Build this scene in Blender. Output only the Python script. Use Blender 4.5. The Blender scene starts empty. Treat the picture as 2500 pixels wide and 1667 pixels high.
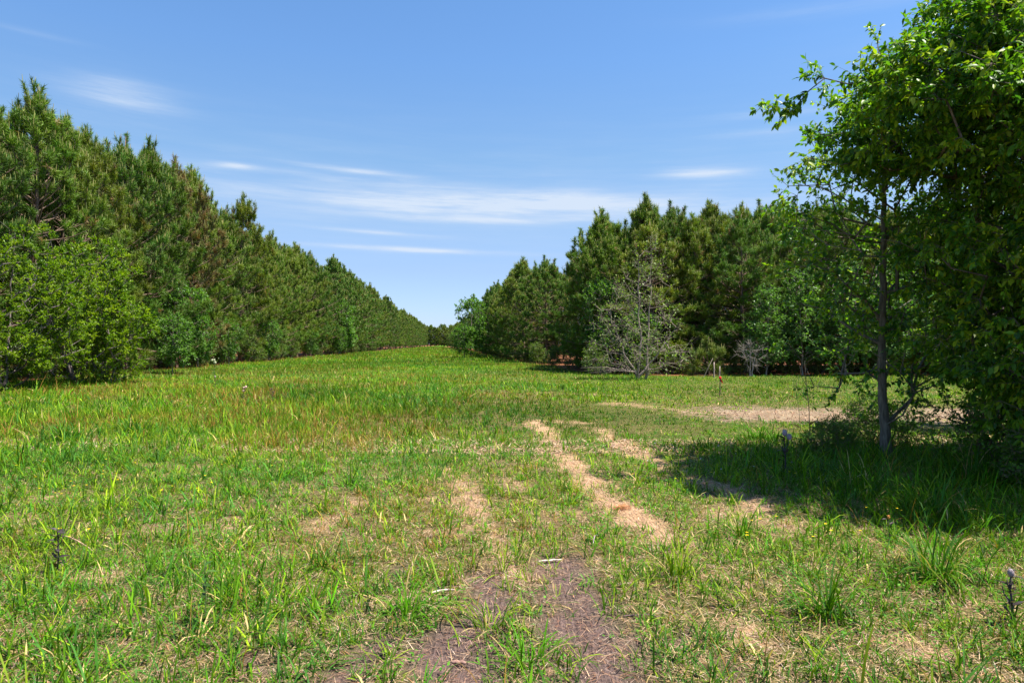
import bpy, math, random
import numpy as np
from mathutils import Vector

# ------------------------------------------------------------------ camera, sky, sun, exposure
scene = bpy.context.scene
C = scene.collection
R = math.radians
SUN_EL, SUN_AZ = 66.0, 104.0            # azimuth clockwise from +Y (the viewing direction)
SUN_STRENGTH, SKY_STRENGTH, EXPOSURE = 4.9, 0.088, 1.18
CAM_H = 1.6

cam_data = bpy.data.cameras.new("camera")
cam_data.lens = 24.0
cam_data.sensor_width = 36.0
cam_data.clip_start = 0.05
cam_data.clip_end = 6000.0
cam = bpy.data.objects.new("camera", cam_data)
C.objects.link(cam)
cam.location = (0, 0, CAM_H)
cam.rotation_euler = (R(90.22), 0, 0)
scene.camera = cam

scene.view_settings.view_transform = 'Standard'
scene.view_settings.look = 'None'
scene.view_settings.exposure = EXPOSURE
scene.view_settings.gamma = 1.0
scene.view_settings.use_curve_mapping = False
scene.cycles.max_bounces = 8
scene.cycles.diffuse_bounces = 3
scene.cycles.glossy_bounces = 2
scene.cycles.transmission_bounces = 4
scene.cycles.caustics_reflective = False
scene.cycles.caustics_refractive = False

world = bpy.data.worlds.new("World")
scene.world = world
world.use_nodes = True


def build_world():
    nt = world.node_tree
    N, L = nt.nodes, nt.links
    N.clear()
    out = N.new('ShaderNodeOutputWorld')
    bg = N.new('ShaderNodeBackground')
    bg.inputs['Strength'].default_value = SKY_STRENGTH
    sky = N.new('ShaderNodeTexSky')
    sky.sky_type = 'NISHITA'
    sky.sun_disc = False
    sky.sun_elevation = R(SUN_EL)
    sky.sun_rotation = R(SUN_AZ)
    sky.altitude = 0
    sky.air_density = 1.0
    sky.dust_density = 0.25
    sky.ozone_density = 2.2
    tc = N.new('ShaderNodeTexCoord')
    sep = N.new('ShaderNodeSeparateXYZ')
    L.new(tc.outputs['Generated'], sep.inputs[0])

    def m(op, a, b=None, c=None, clamp=False):
        n = N.new('ShaderNodeMath')
        n.operation = op
        n.use_clamp = clamp
        for i, v in enumerate((a, b, c)):
            if v is None:
                continue
            if isinstance(v, (int, float)):
                n.inputs[i].default_value = v
            else:
                L.new(v, n.inputs[i])
        return n.outputs[0]
    az = m('MULTIPLY', m('ARCTAN2', sep.outputs[0], sep.outputs[1]), 57.2958)
    el = m('MULTIPLY', m('ARCSINE', sep.outputs[2]), 57.2958)
    comb = N.new('ShaderNodeCombineXYZ')
    L.new(m('MULTIPLY', az, 0.035), comb.inputs[0])
    L.new(m('MULTIPLY', m('ADD', el, m('MULTIPLY', az, 0.03)), 0.55), comb.inputs[1])
    nz = N.new('ShaderNodeTexNoise')
    nz.inputs['Scale'].default_value = 2.2
    nz.inputs['Detail'].default_value = 8
    nz.inputs['Roughness'].default_value = 0.74
    L.new(comb.outputs[0], nz.inputs['Vector'])
    comb2 = N.new('ShaderNodeCombineXYZ')
    L.new(m('MULTIPLY', az, 0.10), comb2.inputs[0])
    L.new(m('MULTIPLY', el, 0.8), comb2.inputs[1])
    nz2 = N.new('ShaderNodeTexNoise')
    nz2.inputs['Scale'].default_value = 1.4
    nz2.inputs['Detail'].default_value = 6
    L.new(comb2.outputs[0], nz2.inputs['Vector'])
    # thin cirrus bands: (azimuth, elevation, half width, half height, tilt, strength)
    bands = [(-8.0, 7.75, 6.8, 0.20, 0.03, .95), (-11.0, 9.1, 5.0, 0.18, 0.05, .45),
             (-4.0, 11.5, 15.0, 1.1, 0.01, .85), (-3.0, 10.3, 6.0, 0.28, 0.02, .75),
             (4.0, 11.8, 7.0, 0.55, 0.02, .55), (15.5, 13.6, 3.3, 0.42, 0.04, .80),
             (-13.0, 13.9, 4.5, 0.20, 0.06, .50), (-22.0, 13.6, 1.4, 0.22, 0.0, .65),
             (-30.0, 17.6, 3.2, 1.0, 0.02, .50), (-10.5, 13.0, 9.0, 0.30, 0.05, .30),
             (22.0, 17.5, 4.5, 0.28, 0.03, .22), (20.0, 16.2, 3.6, 0.35, 0.03, .22),
             (-35.0, 20.5, 2.6, 0.18, 0.01, .10), (26.0, 24.0, 9.0, 0.5, 0.05, .12),
             (14.0, 11.0, 9.0, 0.8, 0.0, .35), (-34, 12, 9, 1.6, 0, .35),
             (70, 20, 25, 2.0, .02, .5), (-90, 25, 25, 3, .03, .5), (160, 22, 40, 2, .02, .5)]
    total = None
    for (a, e, w, h, t, s) in bands:
        da = m('SUBTRACT', az, a)
        de = m('SUBTRACT', m('ADD', el, m('MULTIPLY', da, t)), e)
        q = m('ADD', m('POWER', m('ABSOLUTE', m('DIVIDE', da, w)), 2.0), m('POWER', m('ABSOLUTE', m('DIVIDE', de, h)), 2.0))
        g = m('MULTIPLY', m('EXPONENT', m('MULTIPLY', q, -1.0)), s)
        total = g if total is None else m('ADD', total, g)
    streak = m('MULTIPLY', m('SUBTRACT', nz.outputs[0], 0.30), 3.0, clamp=True)
    soft = m('MULTIPLY', m('SUBTRACT', nz2.outputs[0], 0.20), 2.0, clamp=True)
    mask = m('MULTIPLY', m('MULTIPLY', total, m('ADD', m('MULTIPLY', streak, 0.8), 0.2)), m('ADD', m('MULTIPLY', soft, .6), .4))
    # a very faint overall veil of cirrus low in the sky
    veil = m('MULTIPLY', m('MULTIPLY', streak, soft), m('MULTIPLY', m('EXPONENT', m('MULTIPLY', m('POWER', m('ABSOLUTE', m('DIVIDE', m('SUBTRACT', el, 12.0), 5.0)), 2.0), -1.0)), 0.10))
    mask = m('ADD', mask, veil)
    mask = m('MINIMUM', m('MULTIPLY', mask, 1.75), 0.92)
    tint = N.new('ShaderNodeMix')
    tint.data_type = 'RGBA'
    tint.blend_type = 'MULTIPLY'
    tint.inputs[0].default_value = 1.0
    L.new(sky.outputs[0], tint.inputs[6])
    tint.inputs[7].default_value = SKY_TINT
    ramp = N.new('ShaderNodeValToRGB')
    cr = ramp.color_ramp
    cr.elements[0].position, cr.elements[0].color = 0.0, (.68, .66, .88, 1)
    cr.elements[1].position, cr.elements[1].color = 1.0, (.95, 1, 1, 1)
    for q, c in ((.20, (.82, .68, .73, 1)), (.33, (1.0, .81, .75, 1)), (.50, (1.0, .90, .81, 1)), (.75, (.96, .97, .96, 1))):
        e = cr.elements.new(q)
        e.color = c
    L.new(m('DIVIDE', el, 30.0, clamp=True), ramp.inputs[0])
    low = N.new('ShaderNodeMix')
    low.data_type = 'RGBA'
    low.blend_type = 'MULTIPLY'
    low.inputs[0].default_value = 1.0
    L.new(tint.outputs[2], low.inputs[6])
    L.new(ramp.outputs[0], low.inputs[7])
    tint = low
    mix = N.new('ShaderNodeMix')
    mix.data_type = 'RGBA'
    L.new(mask, mix.inputs[0])
    L.new(tint.outputs[2], mix.inputs[6])
    mix.inputs[7].default_value = (3.55, 4.1, 4.9, 1)
    L.new(mix.outputs[2], bg.inputs['Color'])
    L.new(bg.outputs[0], out.inputs[0])


SKY_TINT = (0.72, 0.93, 1.11, 1)
build_world()

sun_data = bpy.data.lights.new("sun", 'SUN')
sun_data.energy = SUN_STRENGTH
sun_data.angle = R(0.5)
sun_data.color = (1.0, 0.95, 0.86)
sun = bpy.data.objects.new("sun", sun_data)
C.objects.link(sun)
sdir = Vector((math.sin(R(SUN_AZ)) * math.cos(R(SUN_EL)), math.cos(R(SUN_AZ)) * math.cos(R(SUN_EL)), math.sin(R(SUN_EL))))
sun.rotation_euler = (-sdir).to_track_quat('-Z', 'Y').to_euler()
sun.location = (30, -10, 60)


# ------------------------------------------------------------------ helpers
def rng_of(seed):
    return np.random.default_rng(seed)


def hash2(ix, iy, seed):
    h = (ix.astype(np.int64) * 374761393 + iy.astype(np.int64) * 668265263 + seed * 1442695041) & 0xFFFFFFFF
    h = ((h ^ (h >> 13)) * 1274126177) & 0xFFFFFFFF
    h = h ^ (h >> 16)
    return (h & 0xFFFFFF) / float(0xFFFFFF)


def vnoise(x, y, seed=0):
    ix, iy = np.floor(x), np.floor(y)
    fx, fy = x - ix, y - iy
    fx, fy = fx * fx * (3 - 2 * fx), fy * fy * (3 - 2 * fy)
    ix, iy = ix.astype(np.int64), iy.astype(np.int64)
    a, b = hash2(ix, iy, seed), hash2(ix + 1, iy, seed)
    c, d = hash2(ix, iy + 1, seed), hash2(ix + 1, iy + 1, seed)
    return (a * (1 - fx) + b * fx) * (1 - fy) + (c * (1 - fx) + d * fx) * fy


def fbm(x, y, seed=0, octv=3):
    s, amp, tot = 0, 1.0, 0
    for k in range(octv):
        s = s + amp * vnoise(x * 2 ** k, y * 2 ** k, seed + k * 17)
        tot += amp
        amp *= 0.5
    return s / tot


def smooth(e0, e1, x):
    t = np.clip((x - e0) / (e1 - e0), 0, 1)
    return t * t * (3 - 2 * t)


def norm(v):
    return v / np.maximum(np.linalg.norm(v, axis=-1, keepdims=True), 1e-9)


class Acc:
    """collects triangles with a tint per vertex and links them as ONE mesh object"""
    def __init__(self):
        self.v, self.f, self.c, self.n = [], [], [], 0

    def add(self, v, f, c):
        v = np.asarray(v, dtype=np.float32).reshape(-1, 3)
        f = np.asarray(f, dtype=np.int32).reshape(-1, 3)
        c = np.asarray(c, dtype=np.float32)
        if c.ndim == 1:
            c = np.tile(c[:3], (len(v), 1))
        self.v.append(v)
        self.f.append(f + self.n)
        self.c.append(c[:, :3])
        self.n += len(v)

    def mesh(self, name, mat, smooth_shade=False):
        me = bpy.data.meshes.new(name)
        v, f, c = np.concatenate(self.v), np.concatenate(self.f), np.concatenate(self.c)
        me.vertices.add(len(v))
        me.vertices.foreach_set('co', v.ravel())
        me.loops.add(f.size)
        me.loops.foreach_set('vertex_index', f.ravel())
        me.polygons.add(len(f))
        me.polygons.foreach_set('loop_start', np.arange(0, f.size, 3, dtype=np.int32))
        me.polygons.foreach_set('loop_total', np.full(len(f), 3, dtype=np.int32))
        if smooth_shade:
            me.polygons.foreach_set('use_smooth', np.ones(len(f), dtype=bool))
        at = me.color_attributes.new('tint', 'FLOAT_COLOR', 'POINT')
        at.data.foreach_set('color', np.concatenate([c, np.ones((len(c), 1), np.float32)], axis=1).ravel())
        me.materials.append(mat)
        me.update()
        me.validate()
        return me


def obj(name, me, parent=None, loc=None):
    o = bpy.data.objects.new(name, me)
    C.objects.link(o)
    if parent is not None:
        o.parent = parent
    if loc is not None:
        o.location = loc
    return o


def tag(o, label=None, cat=None, group=None, kind=None):
    if label:
        o['label'] = label
    if cat:
        o['category'] = cat
    if group:
        o['group'] = group
    if kind:
        o['kind'] = kind
    return o


def thing(name, label, cat, loc, rotz=0, scale=1.0, group=None):
    o = bpy.data.objects.new(name, None)
    o.empty_display_size = 0.3
    C.objects.link(o)
    o.location = loc
    o.rotation_euler = (0, 0, rotz)
    o.scale = (scale,) * 3 if isinstance(scale, (int, float)) else scale
    return tag(o, label, cat, group)


def dup(root, loc, rotz, scale, label, group=None):
    r = root.copy()
    C.objects.link(r)
    r.location = loc
    r.rotation_euler = (0, 0, rotz)
    r.scale = (scale,) * 3 if isinstance(scale, (int, float)) else scale
    r['label'] = label
    if group:
        r['group'] = group
    elif 'group' in r:
        del r['group']
    for ch in list(root.children):
        c = ch.copy()
        C.objects.link(c)
        c.parent = r
        for g in ch.children:
            d = g.copy()
            C.objects.link(d)
            d.parent = c
    return r


# ---- vectorised shapes
def perp(d):
    ref = np.where(np.abs(d[:, 2:3]) > 0.9, np.array([[1.0, 0, 0]]), np.array([[0, 0, 1.0]]))
    a = norm(np.cross(d, ref))
    return a, norm(np.cross(d, a))


def sticks(acc, p0, p1, r0, r1, col, sides=4):
    p0, p1 = np.asarray(p0, float).reshape(-1, 3), np.asarray(p1, float).reshape(-1, 3)
    n = len(p0)
    if n == 0:
        return
    r0, r1 = np.broadcast_to(np.asarray(r0, float), (n,)), np.broadcast_to(np.asarray(r1, float), (n,))
    d = norm(p1 - p0)
    a, b = perp(d)
    ang = np.arange(sides) * 2 * math.pi / sides
    ring = a[:, None, :] * np.cos(ang)[None, :, None] + b[:, None, :] * np.sin(ang)[None, :, None]
    v = np.concatenate([p0[:, None] + ring * r0[:, None, None], p1[:, None] + ring * r1[:, None, None]], axis=1)
    i = np.arange(sides)
    j = (i + 1) % sides
    f = np.concatenate([np.stack([i, j, j + sides], 1), np.stack([i, j + sides, i + sides], 1)])
    F = f[None] + (np.arange(n) * 2 * sides)[:, None, None]
    col = np.asarray(col, float)
    if col.ndim == 2:
        col = np.repeat(col, 2 * sides, axis=0)
    acc.add(v, F, col)


def tube(acc, pts, rad, col, sides=8, closed_top=True):
    pts = np.asarray(pts, float)
    n = len(pts)
    d = np.gradient(pts, axis=0)
    d = norm(d)
    a = np.cross(d, np.array([0.13, 0.97, 0.2]))
    a = norm(a)
    b = norm(np.cross(d, a))
    ang = np.arange(sides) * 2 * math.pi / sides
    ring = a[:, None, :] * np.cos(ang)[None, :, None] + b[:, None, :] * np.sin(ang)[None, :, None]
    v = pts[:, None] + ring * np.asarray(rad)[:, None, None]
    i = np.arange(sides)
    j = (i + 1) % sides
    F = []
    for k in range(n - 1):
        F.append(np.stack([k * sides + i, k * sides + j, (k + 1) * sides + j], 1))
        F.append(np.stack([k * sides + i, (k + 1) * sides + j, (k + 1) * sides + i], 1))
    v = v.reshape(-1, 3)
    if closed_top:
        v = np.concatenate([v, pts[-1:]])
        F.append(np.stack([(n - 1) * sides + i, (n - 1) * sides + j, np.full(sides, n * sides)], 1))
    acc.add(v, np.concatenate(F), col)


def needles(acc, base, d, length, width, col, rng):
    n = len(base)
    side = norm(np.cross(d, rng.normal(size=(n, 3)))) * (np.asarray(width).reshape(-1, 1) * 0.5)
    tip = base + d * np.asarray(length).reshape(-1, 1)
    v = np.stack([base - side, base + side, tip], 1)
    acc.add(v, np.arange(3 * n).reshape(-1, 3), np.repeat(col, 3, axis=0))


def leaves(acc, base, d, nrm, length, width, col, detail=False, fold=0.25, curl=0.0):
    n = len(base)
    d = norm(d)
    side = norm(np.cross(d, nrm))
    nn = norm(np.cross(side, d))
    Ln = np.asarray(length).reshape(-1, 1) * np.ones((n, 1))
    W = np.asarray(width).reshape(-1, 1) * np.ones((n, 1)) * 0.5
    if not detail:
        l = base + d * Ln * 0.45 - side * W + nn * W * fold
        r = base + d * Ln * 0.45 + side * W + nn * W * fold
        t = base + d * Ln - nn * Ln * curl
        v = np.stack([base, r, t, l], 1)
        f = np.array([[0, 1, 2], [0, 2, 3]])
        k = 4
    else:
        w = W
        v = np.stack([base,
                      base + d * Ln * .28 + side * w * .85 + nn * w * fold,
                      base + d * Ln * .62 + side * w * .9 + nn * (w * fold - Ln * curl * .4),
                      base + d * Ln - nn * Ln * curl,
                      base + d * Ln * .62 - side * w * .9 + nn * (w * fold - Ln * curl * .4),
                      base + d * Ln * .28 - side * w * .85 + nn * w * fold,
                      base + d * Ln * .5 - nn * Ln * curl * .25], 1)
        f = np.array([[0, 1, 6], [1, 2, 6], [2, 3, 6], [3, 4, 6], [4, 5, 6], [5, 0, 6]])
        k = 7
    F = f[None] + (np.arange(n) * k)[:, None, None]
    acc.add(v, F, np.repeat(col, k, axis=0))


def blades(acc, base, az, length, width, lean, bend, col, seg=3, tipcol=None):
    """curved grass blades: lean = start angle from vertical, bend = extra angle gained to the tip"""
    n = len(base)
    hx = np.stack([np.cos(az), np.sin(az), np.zeros(n)], 1)
    side = np.stack([-np.sin(az), np.cos(az), np.zeros(n)], 1)
    up = np.array([[0, 0, 1.0]])
    pos = base.copy()
    V, Cc = [], []
    for k in range(seg):
        w = width * (1 - 0.25 * (k / seg)) * 0.5 if k < seg else 0
        V += [pos - side * w[:, None], pos + side * w[:, None]]
        Cc += [col, col]
        ang = lean + bend * ((k + 0.5) / seg) ** 1.3
        st = (length / seg)[:, None]
        pos = pos + (hx * np.sin(ang)[:, None] + up * np.cos(ang)[:, None]) * st
    V.append(pos)
    Cc.append(col if tipcol is None else tipcol)
    nv = 2 * seg + 1
    v = np.stack(V, 1)
    f = []
    for k in range(seg - 1):
        f += [[2 * k, 2 * k + 1, 2 * k + 3], [2 * k, 2 * k + 3, 2 * k + 2]]
    f.append([2 * seg - 2, 2 * seg - 1, 2 * seg])
    F = np.array(f)[None] + (np.arange(n) * nv)[:, None, None]
    acc.add(v, F, np.stack(Cc, 1).reshape(-1, 3))


def jitter(base, rng, n, val=0.18, hue=0.08):
    """n colours about a base colour"""
    b = np.tile(np.asarray(base, float)[None, :3], (n, 1))
    b = b * (1 + rng.normal(size=(n, 1)) * val).clip(0.45, 1.8)
    b[:, 0] *= (1 + rng.normal(size=n) * hue).clip(.6, 1.5)
    b[:, 2] *= (1 + rng.normal(size=n) * hue).clip(.6, 1.5)
    return b.clip(0.002, 0.9)


# ------------------------------------------------------------------ materials
def leaf_material(name, trans=0.35, rough=0.45, spec=0.35, objvar=0.12, gain=1.0, transtint=(1.05, 1.2, 0.40, 1)):
    m = bpy.data.materials.new(name)
    m.use_nodes = True
    N, L = m.node_tree.nodes, m.node_tree.links
    N.clear()
    out = N.new('ShaderNodeOutputMaterial')
    att = N.new('ShaderNodeAttribute')
    att.attribute_name = 'tint'
    oi = N.new('ShaderNodeObjectInfo')
    mr = N.new('ShaderNodeMapRange')
    mr.inputs['To Min'].default_value = gain * (1 - objvar)
    mr.inputs['To Max'].default_value = gain * (1 + objvar)
    L.new(oi.outputs['Random'], mr.inputs['Value'])
    mu = N.new('ShaderNodeVectorMath')
    mu.operation = 'SCALE'
    L.new(att.outputs['Color'], mu.inputs[0])
    L.new(mr.outputs[0], mu.inputs['Scale'])
    p = N.new('ShaderNodeBsdfPrincipled')
    p.inputs['Roughness'].default_value = rough
    p.inputs['Specular IOR Level'].default_value = spec
    L.new(mu.outputs[0], p.inputs['Base Color'])
    tr = N.new('ShaderNodeBsdfTranslucent')
    tm = N.new('ShaderNodeVectorMath')
    tm.operation = 'MULTIPLY'
    L.new(mu.outputs[0], tm.inputs[0])
    tm.inputs[1].default_value = transtint[:3]
    L.new(tm.outputs[0], tr.inputs['Color'])
    mx = N.new('ShaderNodeMixShader')
    mx.inputs[0].default_value = trans
    L.new(p.outputs[0], mx.inputs[1])
    L.new(tr.outputs[0], mx.inputs[2])
    L.new(mx.outputs[0], out.inputs[0])
    return m


def bark_material(name, scale=12.0, contrast=0.5, rough=0.9):
    m = bpy.data.materials.new(name)
    m.use_nodes = True
    N, L = m.node_tree.nodes, m.node_tree.links
    p = N['Principled BSDF']
    p.inputs['Roughness'].default_value = rough
    p.inputs['Specular IOR Level'].default_value = 0.2
    att = N.new('ShaderNodeAttribute')
    att.attribute_name = 'tint'
    tc = N.new('ShaderNodeTexCoord')
    mp = N.new('ShaderNodeMapping')
    mp.inputs['Scale'].default_value = (3.0, 3.0, 0.6)
    L.new(tc.outputs['Object'], mp.inputs[0])
    nz = N.new('ShaderNodeTexNoise')
    nz.inputs['Scale'].default_value = scale
    nz.inputs['Detail'].default_value = 6
    L.new(mp.outputs[0], nz.inputs['Vector'])
    mr = N.new('ShaderNodeMapRange')
    mr.inputs['From Min'].default_value = 0.3
    mr.inputs['From Max'].default_value = 0.7
    mr.inputs['To Min'].default_value = 1 - contrast
    mr.inputs['To Max'].default_value = 1 + contrast
    L.new(nz.outputs[0], mr.inputs[0])
    sc = N.new('ShaderNodeVectorMath')
    sc.operation = 'SCALE'
    L.new(att.outputs['Color'], sc.inputs[0])
    L.new(mr.outputs[0], sc.inputs['Scale'])
    L.new(sc.outputs[0], p.inputs['Base Color'])
    bp = N.new('ShaderNodeBump')
    bp.inputs['Strength'].default_value = 0.6
    bp.inputs['Distance'].default_value = 0.02
    L.new(nz.outputs[0], bp.inputs['Height'])
    L.new(bp.outputs[0], p.inputs['Normal'])
    return m


def ground_material(name):
    m = bpy.data.materials.new(name)
    m.use_nodes = True
    N, L = m.node_tree.nodes, m.node_tree.links
    p = N['Principled BSDF']
    p.inputs['Roughness'].default_value = 0.95
    p.inputs['Specular IOR Level'].default_value = 0.1
    att = N.new('ShaderNodeAttribute')
    att.attribute_name = 'tint'
    tc = N.new('ShaderNodeTexCoord')

    def noise(scale, detail=5, rough=.6, mapping=None):
        nz = N.new('ShaderNodeTexNoise')
        nz.inputs['Scale'].default_value = scale
        nz.inputs['Detail'].default_value = detail
        nz.inputs['Roughness'].default_value = rough
        if mapping:
            mp = N.new('ShaderNodeMapping')
            mp.inputs['Rotation'].default_value = (0, 0, mapping[1])
            mp.inputs['Scale'].default_value = mapping[0]
            L.new(tc.outputs['Object'], mp.inputs[0])
            L.new(mp.outputs[0], nz.inputs['Vector'])
        else:
            L.new(tc.outputs['Object'], nz.inputs['Vector'])
        return nz.outputs[0]

    def rng(v, a, b, c, d):
        mr = N.new('ShaderNodeMapRange')
        for i, x in enumerate((a, b, c, d)):
            mr.inputs[i + 1].default_value = x
        L.new(v, mr.inputs[0])
        return mr.outputs[0]

    def mul(a, b):
        q = N.new('ShaderNodeMath')
        q.operation = 'MULTIPLY'
        L.new(a, q.inputs[0])
        L.new(b, q.inputs[1])
        return q.outputs[0]
    n1 = noise(4.0)
    n2 = noise(60.0)
    f1 = noise(55.0, 4, .6, ((1, .10, 1), 0.5))
    f2 = noise(60.0, 4, .6, ((1, .12, 1), -0.9))
    k = mul(mul(rng(n1, .3, .7, .75, 1.25), rng(n2, .3, .7, .6, 1.4)), mul(rng(f1, .35, .65, .65, 1.4), rng(f2, .35, .65, .7, 1.35)))
    sc = N.new('ShaderNodeVectorMath')
    sc.operation = 'SCALE'
    L.new(att.outputs['Color'], sc.inputs[0])
    L.new(k, sc.inputs['Scale'])
    L.new(sc.outputs[0], p.inputs['Base Color'])
    bp = N.new('ShaderNodeBump')
    bp.inputs['Strength'].default_value = 0.9
    bp.inputs['Distance'].default_value = 0.012
    L.new(k, bp.inputs['Height'])
    L.new(bp.outputs[0], p.inputs['Normal'])
    return m


M_NEEDLE = leaf_material('pine_needles', trans=0.22, rough=0.5, spec=0.25, gain=1.24, objvar=0.16, transtint=(1.15, 1.1, .5, 1))
M_LEAF = leaf_material('broad_leaves', trans=0.45, rough=0.42, spec=0.35, objvar=0.08)
M_GRASS = leaf_material('grass_blades', trans=0.28, rough=0.5, spec=0.08, gain=.96, objvar=0.0)
M_DRY = leaf_material('dry_litter', trans=0.10, rough=0.7, spec=0.2, objvar=0.0, transtint=(1, 1, 1, 1))
M_BARK = bark_material('bark')
M_GROUND = ground_material('ground_cover')

# ------------------------------------------------------------------ the lie of the land
LANE = -0.087                            # the lane runs slightly to the left of the view


def left_edge(y):                        # x of the edge of the woods on the left
    return -17.0 + LANE * y


WOOD_R = np.array([(-45.0, 430.0), (-10.0, 167.0), (-4.2, 100.0), (0.9, 62.0), (3.2, 44.0), (4.9, 37.0), (7.5, 35.0), (18.0, 34.5), (30, 34.0), (60, 33.0), (120, 32)])


def right_wood(x, y):
    """signed distance-ish: > 0 inside the woods on the right"""
    xl = np.interp(y, WOOD_R[:6, 1][::-1], WOOD_R[:6, 0][::-1])
    yf = np.interp(x, WOOD_R[5:, 0], WOOD_R[5:, 1])
    return np.minimum(x - xl, y - yf)


def S(px, py):                           # a spot on the flat ground measured off the photograph
    z = 2509.0 / (py - 790.0)
    return ((px - 1176) / 1568.0 * z, z)


# worn strokes on the ground: list of (points, width m, straw 0..1 / soil 0..1)
STRAW = [([S(1225, 968), S(1262, 1000), S(1290, 1045), S(1330, 1085), S(1400, 1150), S(1470, 1195), S(1530, 1240)], .26, 1.0),
         ([S(1380, 985), S(1460, 1040), S(1500, 1060), S(1600, 1100), S(1690, 1125), S(1755, 1180)], .24, .9),
         ([S(1040, 1095), S(1075, 1130), S(1100, 1190), S(1130, 1225)], .20, .9),
         ([S(1130, 1225), S(1170, 1290), S(1200, 1330)], .16, .75),
         ([S(1160, 1100), S(1200, 1120)], .15, .6),
         ([S(540, 1190), S(505, 1215)], .18, .62), ([S(810, 1150), S(770, 1190), S(735, 1215)], .18, .62),
         ([S(640, 1275), S(610, 1290)], .15, .8), ([S(250, 1320), S(180, 1330)], .20, .8),
         ([S(960, 1095), S(930, 1100)], .12, .5),
         ([S(1250, 903), S(1330, 908), S(1420, 911)], .35, .55),
         ([S(1420, 930), S(1520, 936), S(1600, 945)], .60, .55),
         ([S(1200, 968), S(1330, 972)], .25, .7),
         ([S(2000, 1240), S(1880, 1255)], .10, .7),
         ([S(1760, 1490), S(1700, 1440)], .14, .6), ([S(2080, 1480), S(2200, 1540)], .16, .6), ([S(2240, 1380), S(2150, 1400)], .09, .6),
         ([S(20, 1180), S(60, 1200)], .3, .4)]
SOIL = [([S(1285, 1300), S(1320, 1370), S(1350, 1450), S(1360, 1530), S(1370, 1640)], .36, 1.0),
        ([S(1105, 1320), S(1130, 1370), S(1120, 1420)], .20, .95),
        ([S(1080, 1450), S(1010, 1500), S(1060, 1570), S(1050, 1640)], .29, 1.0),
        ([S(870, 1480), S(800, 1540), S(740, 1580)], .19, .9),
        ([S(1580, 1440), S(1560, 1480)], .09, .8),
        ([S(560, 1500), S(600, 1540)], .12, .6), ([S(1640, 1510), S(1700, 1570)], .08, .6),
        ([S(930, 1300), S(900, 1330)], .10, .6)]
PATH = [([(13.0, 15.3), (8.5, 15.4), (6.0, 15.7)], 2.1, 1.0), ([(6.2, 16.1), (5.2, 16.3)], 1.0, .9), ([(31, 16.2), (20.0, 16.0), (13.0, 15.7)], .9, 1.0)]


def stroke_mask(x, y, strokes, seed, rag=0.45):
    wob = (fbm(x * 3.1, y * 3.1, seed, 3) - 0.5) * 2
    fine = (fbm(x * 11.0, y * 11.0, seed + 5, 3) - 0.5) * 2
    patch = fbm(x * 2.4, y * 2.4, seed + 40, 2)
    out = np.zeros_like(x)
    for pts, w, amp in strokes:
        P = np.array(pts)
        lo, hi = P.min(0) - 3 * w - .3, P.max(0) + 3 * w + .3
        sel = np.where((x > lo[0]) & (x < hi[0]) & (y > lo[1]) & (y < hi[1]))[0]
        if len(sel) == 0:
            continue
        qx, qy = x[sel], y[sel]
        best = np.full(len(sel), 1e9)
        for a, b in zip(P[:-1], P[1:]):
            ab = b - a
            t = np.clip(((qx - a[0]) * ab[0] + (qy - a[1]) * ab[1]) / max(ab @ ab, 1e-9), 0, 1)
            best = np.minimum(best, np.hypot(qx - a[0] - t * ab[0], qy - a[1] - t * ab[1]))
        q = best / w + (wob[sel] * .8 + fine[sel] * .45) * rag
        m = amp * (1 - smooth(0.15, 1.2, q)) * (1.0 if seed != 3 else (.70 + .30 * smooth(.34, .52, patch[sel])))
        out[sel] = np.maximum(out[sel], m)
    return out


def masks(x, y):
    straw = stroke_mask(x, y, STRAW, 3, .8)
    soil = stroke_mask(x, y, SOIL, 9, .55)
    path = stroke_mask(x, y, PATH, 21, .55)
    # thin turf with scattered bald spots across the near ground
    bald = smooth(.60, .80, fbm(x * 1.7 + 4, y * 1.7, 31, 4)) * (1 - smooth(9, 16, y)) * smooth(3.6, 5.2, y) * smooth(-7, -3, x + y * .3)
    straw = np.maximum(straw, bald * .5)
    return straw, soil, path


def height(x, y):
    near = np.exp(-((x / 60.0) ** 2))
    h = (fbm(x * .12, y * .12, 41, 2) - .5) * .16 + (fbm(x * .9, y * .9, 43, 2) - .5) * .035
    _, soil, path = masks(x, y)
    h = h - soil * .035 - path * .02
    # a low bank where the lane meets the woods on the left
    h = h + .10 * smooth(3.0, 0.0, np.abs(x - left_edge(y))) * smooth(12, 20, y)
    return h * near - 0.0


def wood_mask(x, y):
    wl = smooth(-0.6, 0.9, left_edge(y) - x + (fbm(x * .8, y * .8, 55, 2) - .5) * 2.2)
    wr = smooth(-0.6, 0.9, right_wood(x, y) + (fbm(x * .8, y * .8, 57, 2) - .5) * 2.0)
    return np.maximum(wl, wr)


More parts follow.
